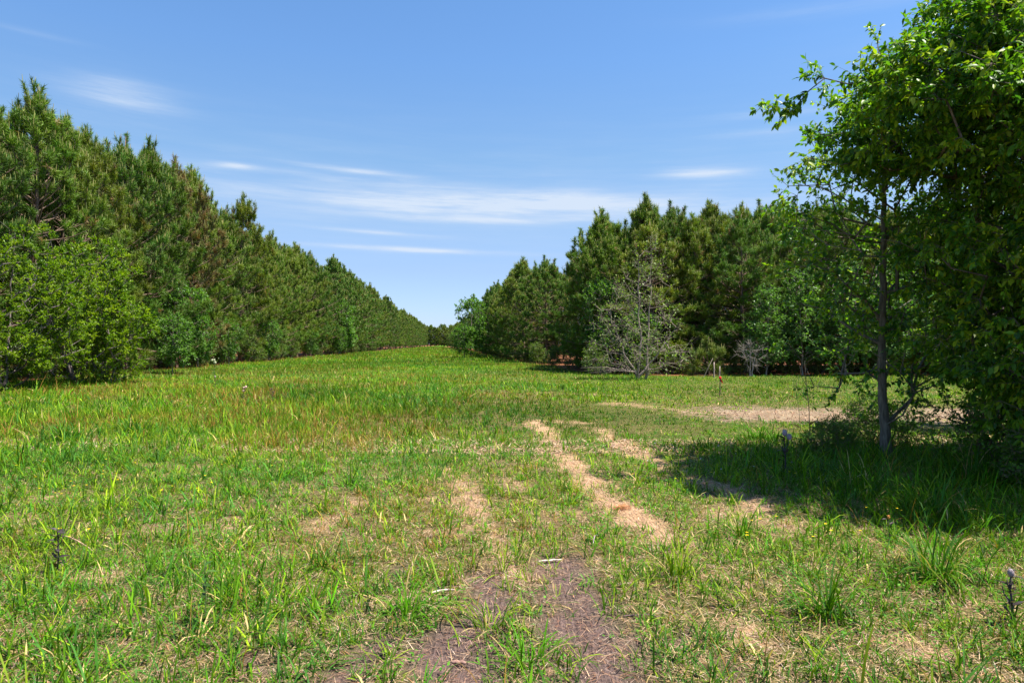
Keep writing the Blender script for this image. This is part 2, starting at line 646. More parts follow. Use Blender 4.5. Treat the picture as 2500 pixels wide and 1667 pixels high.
def build_ground():
    def axis(lo, hi, n, c, k):
        a, b = math.asinh((lo - c) / k), math.asinh((hi - c) / k)
        return c + k * np.sinh(np.linspace(a, b, n))
    xs = axis(-2500, 2500, 620, 0.3, 3.5)
    ys = axis(-600, 3500, 760, 4.6, 2.2)
    X, Y = np.meshgrid(xs, ys)
    x, y = X.ravel(), Y.ravel()
    z = height(x, y)
    straw, soil, path = masks(x, y)
    wood = wood_mask(x, y)
    nb = fbm(x * .5, y * .5, 61, 3)[:, None]
    thatch = np.array([.170, .115, .052]) * (1 - nb) + np.array([.065, .085, .015]) * nb
    far = smooth(14, 55, y)[:, None]
    thatch = thatch * (1 - far) + np.array([.065, .140, .004]) * (.85 + .3 * nb) * far
    col = thatch
    c_straw = np.array([.42, .26, .145]) * (.8 + .4 * fbm(x * 6, y * 6, 63, 3)[:, None])
    c_soil = np.array([.128, .086, .074]) * (.75 + .5 * fbm(x * 7, y * 7, 65, 3)[:, None])
    c_path = np.array([.36, .255, .195]) * (.85 + .3 * fbm(x * 2, y * 2, 69, 3)[:, None])
    c_wood = np.array([.20, .082, .038]) * (.6 + .8 * fbm(x * 2, y * 2, 67, 3)[:, None])
    col = col * (1 - straw[:, None]) + c_straw * straw[:, None]
    col = col * (1 - path[:, None]) + c_path * path[:, None]
    col = col * (1 - soil[:, None]) + c_soil * soil[:, None]
    col = col * (1 - wood[:, None]) + c_wood * wood[:, None]
    nx, ny = len(xs), len(ys)
    i = np.arange(nx - 1)[None] + (np.arange(ny - 1) * nx)[:, None]
    i = i.ravel()
    f = np.concatenate([np.stack([i, i + 1, i + nx + 1], 1), np.stack([i, i + nx + 1, i + nx], 1)])
    acc = Acc()
    acc.add(np.stack([x, y, z], 1), f, col)
    o = obj('ground', acc.mesh('ground', M_GROUND, True))
    tag(o, kind='structure')


def build_path():
    """the bare track of shredded mulch that crosses on the right"""
    xs = np.arange(1.5, 32.0, .06)
    ys = np.arange(13.0, 20.0, .06)
    X, Y = np.meshgrid(xs, ys)
    x, y = X.ravel(), Y.ravel()
    p = stroke_mask(x, y, PATH, 21, .55)
    z = height(x, y) + .006
    nx = len(xs)
    keep = (p > .55).reshape(X.shape)
    cell = keep[:-1, :-1] & keep[1:, :-1] & keep[:-1, 1:] & keep[1:, 1:]
    i = (np.arange(nx - 1)[None] + (np.arange(len(ys) - 1) * nx)[:, None])[cell]
    f = np.concatenate([np.stack([i, i + 1, i + nx + 1], 1), np.stack([i, i + nx + 1, i + nx], 1)])
    used = np.unique(f)
    remap = np.zeros(len(x), int)
    remap[used] = np.arange(len(used))
    acc = Acc()
    col = np.array([.32, .24, .150]) * (.8 + .4 * fbm(x * 2.5, y * 2.5, 71, 4)[:, None])
    acc.add(np.stack([x, y, z], 1)[used], remap[f], col[used])
    o = obj('path', acc.mesh('path', M_GROUND, True))
    tag(o, kind='structure')


# ------------------------------------------------------------------ grass and litter
G_MID, G_LIGHT, G_BLUE, G_DRY, G_RED, G_VIVID = ((.068, .160, .004), (.175, .258, .010), (.050, .150, .018), (.46, .34, .14), (.22, .125, .026), (.070, .225, .003))


def grass_colours(x, y, rng, near):
    n = len(x)
    a = fbm(x * .45, y * .45, 81, 3)
    b = fbm(x * .35 + 9, y * .35, 83, 3)
    pr = np.stack([np.full(n, .40), .17 + .36 * smooth(.5, .7, a), .12 + .5 * smooth(.55, .72, b),
                   np.full(n, .14) + .14 * smooth(.55, .3, a), .05 + .62 * smooth(.54, .42, b) * smooth(1, -3, x - y * .1), np.full(n, .06)], 1)
    pr /= pr.sum(1, keepdims=True)
    u = rng.random(n)
    k = (u[:, None] > np.cumsum(pr, 1)).sum(1).clip(0, 5)
    pal = np.array([G_MID, G_LIGHT, G_BLUE, G_DRY, G_RED, G_VIVID])
    broad = .80 + .42 * smooth(.30, .70, fbm(x * .16, y * .13, 87, 3))[:, None]
    c = pal[k] * broad * (1 + rng.normal(size=(n, 1)) * .30).clip(.35, 1.8)
    return c, k


def build_grass():
    rng = rng_of(7)
    acc = Acc()
    # y0, y1, blades per m2, width, height, segments, blades per tuft
    bands = [(1.2, 5.5, 2700, .0052, .122, 3, 9), (5.5, 10, 2000, .0064, .120, 3, 9), (10, 17, 1050, .0090, .120, 2, 8),
             (17, 30, 420, .014, .13, 2, 6), (30, 60, 150, .028, .14, 1, 4), (60, 140, 42, .06, .19, 1, 3), (140, 430, 7.0, .16, .22, 1, 2)]
    for (y0, y1, dens, w, hgt, seg, per) in bands:
        xw0, xw1 = -1.02 * y1 - 1.5, .98 * y1 + 1.5
        if y0 >= 10:
            xw0 = max(xw0, left_edge(y1) - 3)
        if y0 >= 30:
            xw1 = min(xw1, 45)
        if y0 >= 60:
            xw1 = 4
        area = (xw1 - xw0) * (y1 - y0)
        nt = int(area * dens / per)
        tx = rng.uniform(xw0, xw1, nt)
        ty = rng.uniform(y0, y1, nt)
        ok = (np.abs(tx) < 1.02 * ty + 1.5)
        wm = wood_mask(tx, ty)
        ok &= (rng.random(nt) > wm * 1.05 - .02)
        if y0 < 20:
            straw, soil, path = masks(tx, ty)
            bare = np.maximum(np.maximum(straw * .93, soil * .97), path * 1.05)
            ok &= (rng.random(nt) > bare)
        tx, ty = tx[ok], ty[ok]
        nt = len(tx)
        # tall coarse patches and short turf
        lush = .55 + .9 * fbm(tx * .38 + 3, ty * .38, 91, 3) + .5 * smooth(.60, .8, fbm(tx * 1.1, ty * 1.1, 93, 2))
        lush *= 1 + .35 * smooth(7, 11, ty) * smooth(0, -4, tx)
        lush *= 1 - .62 * smooth(10.5, 12.2, ty) * smooth(.5, 2.5, tx) * (1 - smooth(17.6, 19, ty))
        lush *= 1 + .9 * smooth(2.6, 4.0, tx) * smooth(5.2, 6.5, ty) * (1 - smooth(9, 10.5, ty))
        lush *= 1 - .25 * smooth(20, 30, ty)
        lush *= 1 - .35 * smooth(17, 19, ty) * smooth(2, 4, tx) * (1 - smooth(28, 32, ty))
        lush *= 1 - .30 * smooth(2.5, .5, np.abs(tx - .1 - ty * .01)) * (1 - smooth(10, 20, ty))
        tuftsize = rng.lognormal(-.03, .42, nt)
        rep = rng.poisson(per, nt).clip(1)
        idx = np.repeat(np.arange(nt), rep)
        n = len(idx)
        spread = .022 + .012 * rng.random(n)
        if y0 >= 10:
            spread = spread * (y0 / 6.0)
        az = rng.uniform(0, 2 * math.pi, n)
        bx = tx[idx] + rng.normal(size=n) * spread
        by = ty[idx] + rng.normal(size=n) * spread
        bz = height(bx, by) - .006
        ln = .84 * hgt * lush[idx] * tuftsize[idx] * rng.uniform(.45, 1.25, n)
        wd = w * rng.uniform(.6, 1.5, n) * np.sqrt(tuftsize[idx])
        tc, tk = grass_colours(tx, ty, rng, True)
        bc = tc[idx] * (1 + rng.normal(size=(n, 1)) * .15).clip(.5, 1.6)
        own, ownk = grass_colours(bx, by, rng, True)
        swap = rng.random(n) < .45
        bc[swap] = own[swap]
        kk = np.where(swap, ownk, tk[idx])
        ln = np.where(kk == 4, ln * 1.1, np.where(kk == 3, ln * .8, ln))
        wd = np.where(kk == 4, wd * .55, wd)
        lean = np.abs(rng.normal(.65 if y0 < 10 else .42, .42, n)) + np.where(kk == 3, .55, 0)
        bend = rng.uniform(.2, 1.5, n)
        blades(acc, np.stack([bx, by, bz], 1), az, ln, wd, lean, bend, bc, seg)
    # low leafy weeds and clover between the blades
    n = 30000
    wx, wy = rng.uniform(-9, 11, n), rng.uniform(2.0, 12, n)
    g = fbm(wx * .8, wy * .8, 97, 3)
    st, so, pa = masks(wx, wy)
    ok = (g > .50) & (rng.random(n) > np.maximum(np.maximum(st, so), pa)) & (np.abs(wx) < .95 * wy + 1)
    wx, wy = wx[ok], wy[ok]
    rep = 5
    idx = np.repeat(np.arange(len(wx)), rep)
    n = len(idx)
    bx, by = wx[idx] + rng.normal(size=n) * .014, wy[idx] + rng.normal(size=n) * .014
    bz = height(bx, by) + rng.uniform(.005, .06, n)
    a = rng.uniform(0, 2 * math.pi, n)
    d = np.stack([np.cos(a), np.sin(a), rng.uniform(-.2, .7, n)], 1)
    nr = np.stack([rng.normal(size=n) * .4, rng.normal(size=n) * .4, np.ones(n)], 1)
    sz = rng.uniform(.012, .03, n)
    leaves(acc, np.stack([bx, by, bz], 1), d, nr, sz, sz * .6, jitter((.10, .25, .025), rng, n, .22), False)
    o = obj('grass', acc.mesh('grass', M_GRASS))
    tag(o, 'mixed green and dry meadow grass growing across the lane', 'grass', kind='stuff')


def build_litter():
    rng = rng_of(17)
    acc = Acc()
    n = 420000
    # near ground, density falling away with distance
    y = 2.0 + 9.5 * rng.random(n) ** 1.6
    x = rng.uniform(-1, 1, n) * (.95 * y + .6)
    st, so, pa = masks(x, y)
    keep = rng.random(n) < np.maximum(np.maximum(st * 1.0, so * .25), .30)
    x, y, st, so = x[keep], y[keep], st[keep], so[keep]
    n2 = 34000
    px, py = rng.uniform(2, 22, n2), rng.uniform(14.0, 18.2, n2)
    pm = stroke_mask(px, py, PATH, 21, .55)
    k2 = rng.random(n2) < pm
    x, y = np.concatenate([x, px[k2]]), np.concatenate([y, py[k2]])
    st, so = np.concatenate([st, np.ones(k2.sum())]), np.concatenate([so, np.zeros(k2.sum())])
    n = len(x)
    z = height(x, y) + .003 + rng.random(n) * .012
    az = rng.uniform(0, 2 * math.pi, n)
    ln = rng.uniform(.02, .10, n)
    wd = rng.uniform(.0015, .0042, n) * np.where(y > 10, 3.0, 1.0) * np.sqrt(np.maximum(y / 5, .7))
    ln = np.where(y > 10, ln * 1.8, ln)
    st_path = y > 12
    pal = np.array([(.54, .37, .22), (.46, .29, .16), (.36, .20, .12), (.58, .45, .33), (.22, .13, .10), (.50, .24, .11)])
    k = rng.choice(6, n, p=[.30, .24, .16, .12, .12, .06])
    col = pal[k] * (1 + rng.normal(size=(n, 1)) * .18).clip(.5, 1.5)
    col[st_path] *= np.array([.64, .61, .60])
    dark = (so > .4) & (rng.random(n) < .7)
    col[dark] *= np.array([.55, .48, .52])
    blades(acc, np.stack([x, y, z], 1), az, ln, wd, np.full(n, 1.45) + rng.normal(size=n) * .16, np.full(n, .12), col, 2)
    o = obj('straw_litter', acc.mesh('straw_litter', M_DRY))
    tag(o, 'dry straw and dead stems lying on the bare patches of the tracks', 'straw', kind='stuff')


build_ground()
build_path()
build_grass()
build_litter()


# ------------------------------------------------------------------ pines
def pine_meshes(name, seed, H, RAD, shoots_n=30, brown=0.0, open_base=0.7, tone=(.070, .118, .026), width=.024):
    rng = rng_of(seed)
    wood, crown = Acc(), Acc()
    bark = np.array([.17, .115, .085])
    tz = np.linspace(0, H, 12)
    wob = np.cumsum(rng.normal(size=(12, 2)) * .03, 0)
    wob[0] = 0
    tp = np.concatenate([wob, tz[:, None]], 1)
    tr = .0105 * H * (1 - tz / H) ** .8 + .012
    tube(wood, tp, tr, bark, 8)

    def trunk_at(z):
        return np.array([np.interp(z, tz, tp[:, 0]), np.interp(z, tz, tp[:, 1]), z])
    sp, sd, sl, shade = [], [], [], []      # shoots: start, direction, length
    e0, e1, er0, er1 = [], [], [], []

    def clump(c0, ax, t, more=0):
        m = int(rng.integers(4, 6)) + more
        for _ in range(m):
            dd = norm(ax * .8 + rng.normal(size=3) * .42 + np.array([0, 0, .15 + .9 * t]))
            sp.append(c0)
            sd.append(dd)
            sl.append(rng.uniform(.22, .42) * (1 + .5 * t * t))

    def spike(p, L_):
        """an upright leader: needles like a bottle brush round a vertical shoot"""
        lean_ = norm(np.array([rng.normal() * .12, rng.normal() * .12, 1.0]))
        q = p + lean_ * L_
        e0.append(p)
        e1.append(q)
        er0.append(.016)
        er1.append(.010)
        for k in range(int(L_ / .16) + 1):
            c0 = p + lean_ * min(L_, k * .16 + .1)
            for _ in range(2):
                sp.append(c0)
                sd.append(norm(lean_ * 1.1 + rng.normal(size=3) * .34))
                sl.append(rng.uniform(.20, .34))
    z = open_base
    # lobed outline so the crown is not a smooth cone
    lob = rng.uniform(0, 2 * math.pi, 3)
    Hc = H - 1.1
    while z < Hc - .1:
        t = (z - open_base) / (Hc - open_base)
        prof = min(1.0, (1 - t) * 1.95) ** .85 * (0.80 + .20 * min(1, t * 6))
        nb = rng.integers(4, 6) if t < .85 else rng.integers(3, 5)
        a0 = rng.uniform(0, 2 * math.pi)
        for b in range(nb):
            az = a0 + b * 2 * math.pi / nb + rng.normal() * .25
            Lb = RAD * prof * rng.uniform(.62, 1.12) * (1 + .14 * math.sin(2 * az + lob[0] + z) + .10 * math.sin(3 * az + lob[1] - z * 1.7))
            Lb = max(Lb, .30)
            el = R(4 + 46 * t ** 1.1 + rng.normal() * 8)
            n = max(3, int(Lb / .28))
            dist_acc = .4
            p = trunk_at(z + rng.normal() * .06)
            r = .012 + .010 * Lb
            for k in range(n):
                s = k / n
                ee = el + R(34) * s ** 1.6 - R(10) * (1 - t) * math.sin(s * 3.1)
                azk = az + rng.normal() * .06
                d = np.array([math.cos(azk) * math.cos(ee), math.sin(azk) * math.cos(ee), math.sin(ee)])
                q = p + d * (Lb / n)
                e0.append(p)
                e1.append(q)
                er0.append(r * (1 - s * .8))
                er1.append(r * (1 - (s + 1 / n) * .8))
                dist_acc += Lb / n
                if (s > .30 or Lb < .8) and dist_acc > .40:
                    dist_acc = 0.0
                    for sgn in (-1, 1):
                        if rng.random() < .88:
                            da = az + sgn * rng.uniform(.5, 1.2)
                            de = ee + rng.uniform(-.15, .5)
                            ds = np.array([math.cos(da) * math.cos(de), math.sin(da) * math.cos(de), math.sin(de)])
                            ll_ = rng.uniform(.20, .70) * (1.2 - .6 * s) * (1.05 - .35 * t)
                            c0 = q + ds * ll_
                            e0.append(q)
                            e1.append(c0)
                            er0.append(.011)
                            er1.append(.008)
                            clump(c0, ds, t)
                p = q
            clump(p, norm(d + np.array([0, 0, .35])), t, 1)
            if .45 < t < .88 and rng.random() < .45:
                spike(p, rng.uniform(.55, 1.15))
        z += rng.uniform(.32, .52) * (1.0 if t < .8 else .75)
    # leading shoots
    top = trunk_at(Hc)
    spike(top, min(1.0, H * .4))
    for k in range(3):
        a = rng.uniform(0, 6.28)
        spike(trunk_at(Hc - rng.uniform(.1, .6)) + np.array([math.cos(a) * .3, math.sin(a) * .3, .1]), rng.uniform(.5, .9))
    sticks(wood, np.array(e0), np.array(e1), np.array(er0), np.array(er1), bark * 1.1, 4)
    sp, sd, sl = np.array(sp), np.array(sd), np.array(sl)
    # a shoot bends upward half way
    mid = sp + sd * (sl * .5)[:, None]
    d2 = norm(sd + np.array([0, 0, .55]))
    end = mid + d2 * (sl * .5)[:, None]
    sticks(wood, sp, mid, .011, .008, bark * 1.1, 3)
    sticks(wood, mid, end, .008, .006, bark * 1.1, 3)
    ns = len(sp)
    # needles
    idx = np.repeat(np.arange(ns), shoots_n)
    n = len(idx)
    s = rng.random(n) ** .75
    base = np.where((s < .45)[:, None], mid[idx] - sd[idx] * ((.45 - s) * sl[idx])[:, None], mid[idx] + d2[idx] * ((s - .45) / .55 * sl[idx] * .5)[:, None])
    axis = np.where((s < .45)[:, None], sd[idx], d2[idx])
    rad = norm(rng.normal(size=(n, 3)))
    fw = rng.uniform(.45, 1.05, n)[:, None]
    d = norm(axis * fw + rad * .75 + np.array([0, 0, -.05]))
    ln = rng.uniform(.15, .26, n)
    hz = end[:, 2] / H
    c = jitter(tone, rng, ns, .20, .12)
    # needle tint gets lighter and yellower with height in the tree
    c = c * (1 + .18 * hz[:, None] * np.array([1.2, 1, .6]))
    if brown > 0:
        bm = rng.random(ns) < brown
        c[bm] = jitter((.20, .13, .05), rng, int(bm.sum()), .2)
    cc = c[idx] * (1 + rng.normal(size=(n, 1)) * .14).clip(.5, 1.5)
    needles(crown, base, d, ln, width * rng.uniform(.7, 1.2, n), cc, rng)
    # candles: pale upright buds
    rr = np.hypot(end[:, 0], end[:, 1])
    pk = rng.random(ns) < (.12 + .34 * smooth(.25, .8, hz)) * smooth(.2, 1.2, rr + hz)
    cs = end[pk]
    m = len(cs)
    cl = rng.uniform(.12, .30, m)
    ct = cs + norm(d2[pk] + np.array([0, 0, 2.2])) * cl[:, None]
    sticks(crown, cs, ct, .014, .008, jitter((.36, .35, .12), rng, m, .15), 3)
    return wood.mesh(name + '_trunk', M_BARK), crown.mesh(name + '_crown', M_NEEDLE)


PINES, PINES_FAR = [], []
for i, (s, H, rad, br, tone) in enumerate([(101, 11.0, 2.85, .02, (.082, .148, .014)), (102, 11.0, 2.6, .02, (.104, .158, .015)), (103, 11.0, 3.1, .03, (.070, .140, .017)),
                                           (104, 11.0, 2.7, .03, (.118, .162, .014)), (105, 11.0, 2.9, .05, (.086, .146, .016))]):
    PINES.append(pine_meshes('pine', s, H, rad, brown=br, tone=tone))
    if i < 3:
        PINES_FAR.append(pine_meshes('pine', s + 50, H, rad, shoots_n=9, brown=br, tone=tone, width=.070))
PINE_BROWN = pine_meshes('pine', 120, 11.0, 2.7, brown=.5, tone=(.115, .135, .030))
PINE_BUSH = pine_meshes('pine', 130, 2.0, 1.0, open_base=.12, tone=(.12, .17, .03), shoots_n=50)


def put_pine(x, y, h, rotz, variant, label, group=None, wide=1.0):
    if y > 105:
        variant = PINES_FAR[int(abs(x * 7 + y * 3)) % 3]
    tm, cm = variant
    o = thing('pine_tree', label, 'pine tree', (x, y, float(height(np.array([x]), np.array([y]))[0]) - .05), rotz, (h / 11.0 * wide, h / 11.0 * wide, h / 11.0), group)
    obj('trunk', tm, o)
    obj('crown', cm, o)
    return o


def pines_left():
    rs = random.Random(5)
    g = 'pines of the plantation on the left of the lane'
    named = [
        # y, extra setback, height, variant, label
        (30.6, 1.7, 13.2, 0, 'tallest pine near the left edge of the photo, behind the yellow-green shrub'),
        (27.2, 2.2, 11.2, 2, 'pine partly cut by the left edge of the photo beside the tallest pine'),
        (33.4, 2.2, 12.6, 1, 'dense pine just right of the tallest left pine, above the shrub'),
        (36.3, 2.0, 12.0, 3, 'pine with light candles rising right of the rounded shrub lobes'),
        (39.6, 2.0, 13.7, 2, 'pine with low spreading boughs almost touching the grass on the left'),
        (43.0, 2.2, 14.5, 0, 'pine with drooping lower boughs over the orange needle floor'),
        (50.5, 2.4, 14.8, 1, 'pine just beyond the brownish pine on the left'),
        (54.5, 2.4, 13.6, 4, 'low-topped pine before the second tall peak of the left treeline'),
        (61.6, 2.2, 15.0, 3, 'pine whose top makes the second tall peak of the left treeline'),
        (58.0, 2.2, 13.2, 4, 'pine just before the second tall peak of the left treeline'),
    ]
    for (y, s, h, v, lab) in named:
        put_pine(left_edge(y) - s, y, h, rs.uniform(0, 6.28), PINES[v], lab, wide=.98)
    put_pine(left_edge(46.7) - 1.9, 46.7, 14.3, .7, PINE_BROWN, 'pine with rusty brown needles half way along the left treeline', wide=.98)
    lab1 = 'pine in the front rank of the left treeline further down the lane'
    lab2 = 'pine standing behind the front rank of the left treeline'
    lab3 = 'small distant pine of the left treeline near the end of the lane'
    y = 65.0
    while y < 430:
        far = y > 170
        h = 13.9 + rs.choice((-1.5, -.8, 0, .5, 1.0, 1.5)) + rs.uniform(-.3, .3) if y < 200 else 14.0 + rs.uniform(-1.2, 1.6)
        put_pine(left_edge(y) - 2.3 + rs.uniform(-.6, .6), y, h, rs.uniform(0, 6.28), PINES[rs.randrange(5)], lab3 if far else lab1,
                 'distant pines of the left treeline' if far else g, wide=1.05 if not far else 1.1)
        y += rs.uniform(3.5, 4.6) * (1 if y < 170 else 1.6)
    y = 16.0
    while y < 260:
        h = (11.5 if y < 30 else 13.2 if y < 37 else 14.2) + rs.uniform(-1.0, .9)
        put_pine(left_edge(y) - 5.0 + rs.uniform(-.7, .7), y, h, rs.uniform(0, 6.28), PINES[rs.randrange(5)], lab2, 'pines behind the front rank on the left')
        y += rs.uniform(2.4, 3.1) * (1 if y < 90 else 2)
    y = 18
    while y < 70:
        put_pine(left_edge(y) - 8.6 + rs.uniform(-.7, .7), y, 14.8 + rs.uniform(-1, 1), rs.uniform(0, 6.28), PINES[rs.randrange(5)], lab2, 'pines behind the front rank on the left')
        y += rs.uniform(3.2, 4.0)


def pines_right():
    rs = random.Random(9)
    g = 'pines of the block on the right of the lane'
    named = [
        (5.6, 40.4, 8.9, 0, 'dark pine at the corner of the right block where the lane passes'),
        (8.0, 38.6, 9.2, 3, 'pine behind the left half of the pale bare-branched tree'),
        (10.6, 39.2, 9.7, 1, 'pine behind the right half of the pale bare-branched tree with a high tip'),
        (12.9, 38.0, 9.5, 2, 'sunlit pine with wide boughs just right of the pale bare-branched tree'),
        (15.6, 38.6, 9.0, 4, 'pine above the red-flagged stake in the right block'),
        (18.3, 38.0, 10.0, 0, 'pine with the tallest tips left of the leafy tree on the right'),
        (21.0, 38.6, 9.5, 3, 'pine partly behind the light green saplings of the right block'),
    ]
    for (x, y, h, v, lab) in named:
        put_pine(x, y, h - .6, rs.uniform(0, 6.28), PINES[v], lab, wide=1.3)
    for x in np.arange(24, 52, 2.8):
        put_pine(float(x) + rs.uniform(-.4, .4), 37.8 + rs.uniform(-.6, .6), 9.5 + rs.uniform(-.7, .7), rs.uniform(0, 6.28), PINES[rs.randrange(5)],
                 'pine of the right block seen through the leafy trees', 'pines behind the leafy trees on the right', wide=1.2)
    for row, yy in enumerate((42.0, 45.6, 49.4)):
        for x in np.arange(5.6 + .6 * row, 56, 2.3):
            put_pine(float(x) + rs.uniform(-.5, .5), yy + rs.uniform(-.6, .6), 10.1 + .45 * row + rs.uniform(-.6, .7), rs.uniform(0, 6.28), PINES[rs.randrange(5)],
                     'pine standing behind the front rank of the right block', 'pines behind the front rank on the right', wide=1.15)
    # along the lane
    put_pine(2.9, 60.5, 9.3, 1.0, PINES[2], 'rounded pine standing forward on the right of the lane before the corner block', wide=1.35)
    put_pine(1.2, 66.0, 10.0, 2.2, PINES[1], 'pine with a thin spire top on the right of the lane', wide=1.25)
    y = 70.5
    while y < 330:
        xl = float(np.interp(y, WOOD_R[:6, 1][::-1], WOOD_R[:6, 0][::-1]))
        far = y > 120
        for k in range(2):
            if k and y > 200:
                continue
            put_pine(xl + 1.9 + k * 3.4 + rs.uniform(-.6, .6), y + rs.uniform(-.6, .6), 10.0 + rs.uniform(-.8, .8) - .3 * k, rs.uniform(0, 6.28), PINES[rs.randrange(5)],
                     'small distant pine on the right of the lane beyond the leafy sapling' if far else 'pine of the far clump on the right of the lane',
                     'distant pines on the right of the lane' if far else g, wide=1.15)
        y += rs.uniform(3.4, 4.4) * (1 if not far else 2.2)
    for (x, y, h) in ((5.9, 63.0, 9.6), (8.8, 60.0, 9.2), (6.4, 57.0, 8.8), (9.8, 55.5, 9.0), (13, 56, 9.4)):
        put_pine(x, y, h, rs.uniform(0, 6.28), PINES[rs.randrange(5)], 'pine of the far clump on the right of the lane', g, wide=1.2)
    # the far end of the lane
    for k in range(30):
        x = -64 + (k % 15) * 2.9 + rs.uniform(-.8, .8)
        put_pine(x, 436 + (k // 15) * 7 + rs.uniform(-2, 3), 14.0 + rs.uniform(-2, 2), rs.uniform(0, 6.28), PINES[rs.randrange(5)],
                 'tiny pine closing the far end of the lane', 'pines closing the far end of the lane', wide=1.3)
    o = thing('pine_tree', 'small bushy young pine at the foot of the right block, left of the flagged stake', 'pine tree', (10.2, 35.3, -.03))
    obj('trunk', PINE_BUSH[0], o)
    obj('crown', PINE_BUSH[1], o)


pines_left()
pines_right()


# ------------------------------------------------------------------ broadleaved trees and shrubs
def lobe_points(lobes, n, rng, shell=.45):
    """points inside a union of ellipsoids (cx,cy,cz,rx,ry,rz), more of them towards the outside"""
    vol = np.array([l[3] * l[4] * l[5] for l in lobes]) ** .75
    k = rng.choice(len(lobes), n, p=vol / vol.sum())
    l = np.array(lobes)[k]
    d = norm(rng.normal(size=(n, 3)))
    r = (shell + (1 - shell) * rng.random(n) ** .6)[:, None]
    p = l[:, :3] + d * l[:, 3:] * r
    return p[p[:, 2] > .06]


def grow(trunks, targets, rng, step=.30, rise=.6, bow=.12):
    """joins every target to the nearest lower node of the growing skeleton; returns nodes, parent index, loads"""
    nodes, par = [], []
    for tr in trunks:
        prev = -1
        for p in tr:
            nodes.append(np.array(p, float))
            par.append(prev)
            prev = len(nodes) - 1
    ntr = len(nodes)
    NA = np.zeros((len(nodes) + len(targets) * 14, 3))
    NA[:ntr] = np.array(nodes)
    cnt = ntr
    par = list(par)
    axis = NA[:ntr]
    d0 = np.array([np.min(np.hypot(axis[:, 0] - t[0], axis[:, 1] - t[1]) + .3 * np.abs(axis[:, 2] - t[2])) for t in targets])
    tips = np.full(len(targets), -1)
    for ti in np.argsort(d0):
        t = targets[ti]
        dv = t - NA[:cnt]
        dist = np.linalg.norm(dv, axis=1)
        hor = np.hypot(dv[:, 0], dv[:, 1])
        # branches should climb: a node should sit below the target by rise * horizontal distance
        pen = np.maximum(0, rise * hor - dv[:, 2])
        j = int(np.argmin(dist + 1.1 * pen))
        L_ = dist[j]
        k = max(1, int(L_ / step))
        k = min(k, 13)
        side = norm(np.cross(dv[j][None], rng.normal(size=(1, 3))))[0]
        prev = j
        for q in range(1, k + 1):
            s = q / k
            p = NA[j] + dv[j] * s + side * math.sin(s * math.pi) * bow * L_ + np.array([0, 0, -.06 * L_ * math.sin(s * math.pi)])
            if q < k:
                p = p + rng.normal(size=3) * .025
            NA[cnt] = p
            par.append(prev)
            prev = cnt
            cnt += 1
        tips[ti] = prev
    NA = NA[:cnt]
    par = np.array(par)
    load = np.zeros(cnt)
    load[tips] += 1
    for i in range(cnt - 1, 0, -1):
        if par[i] >= 0:
            load[par[i]] += load[i]
    return NA, par, load, tips, ntr


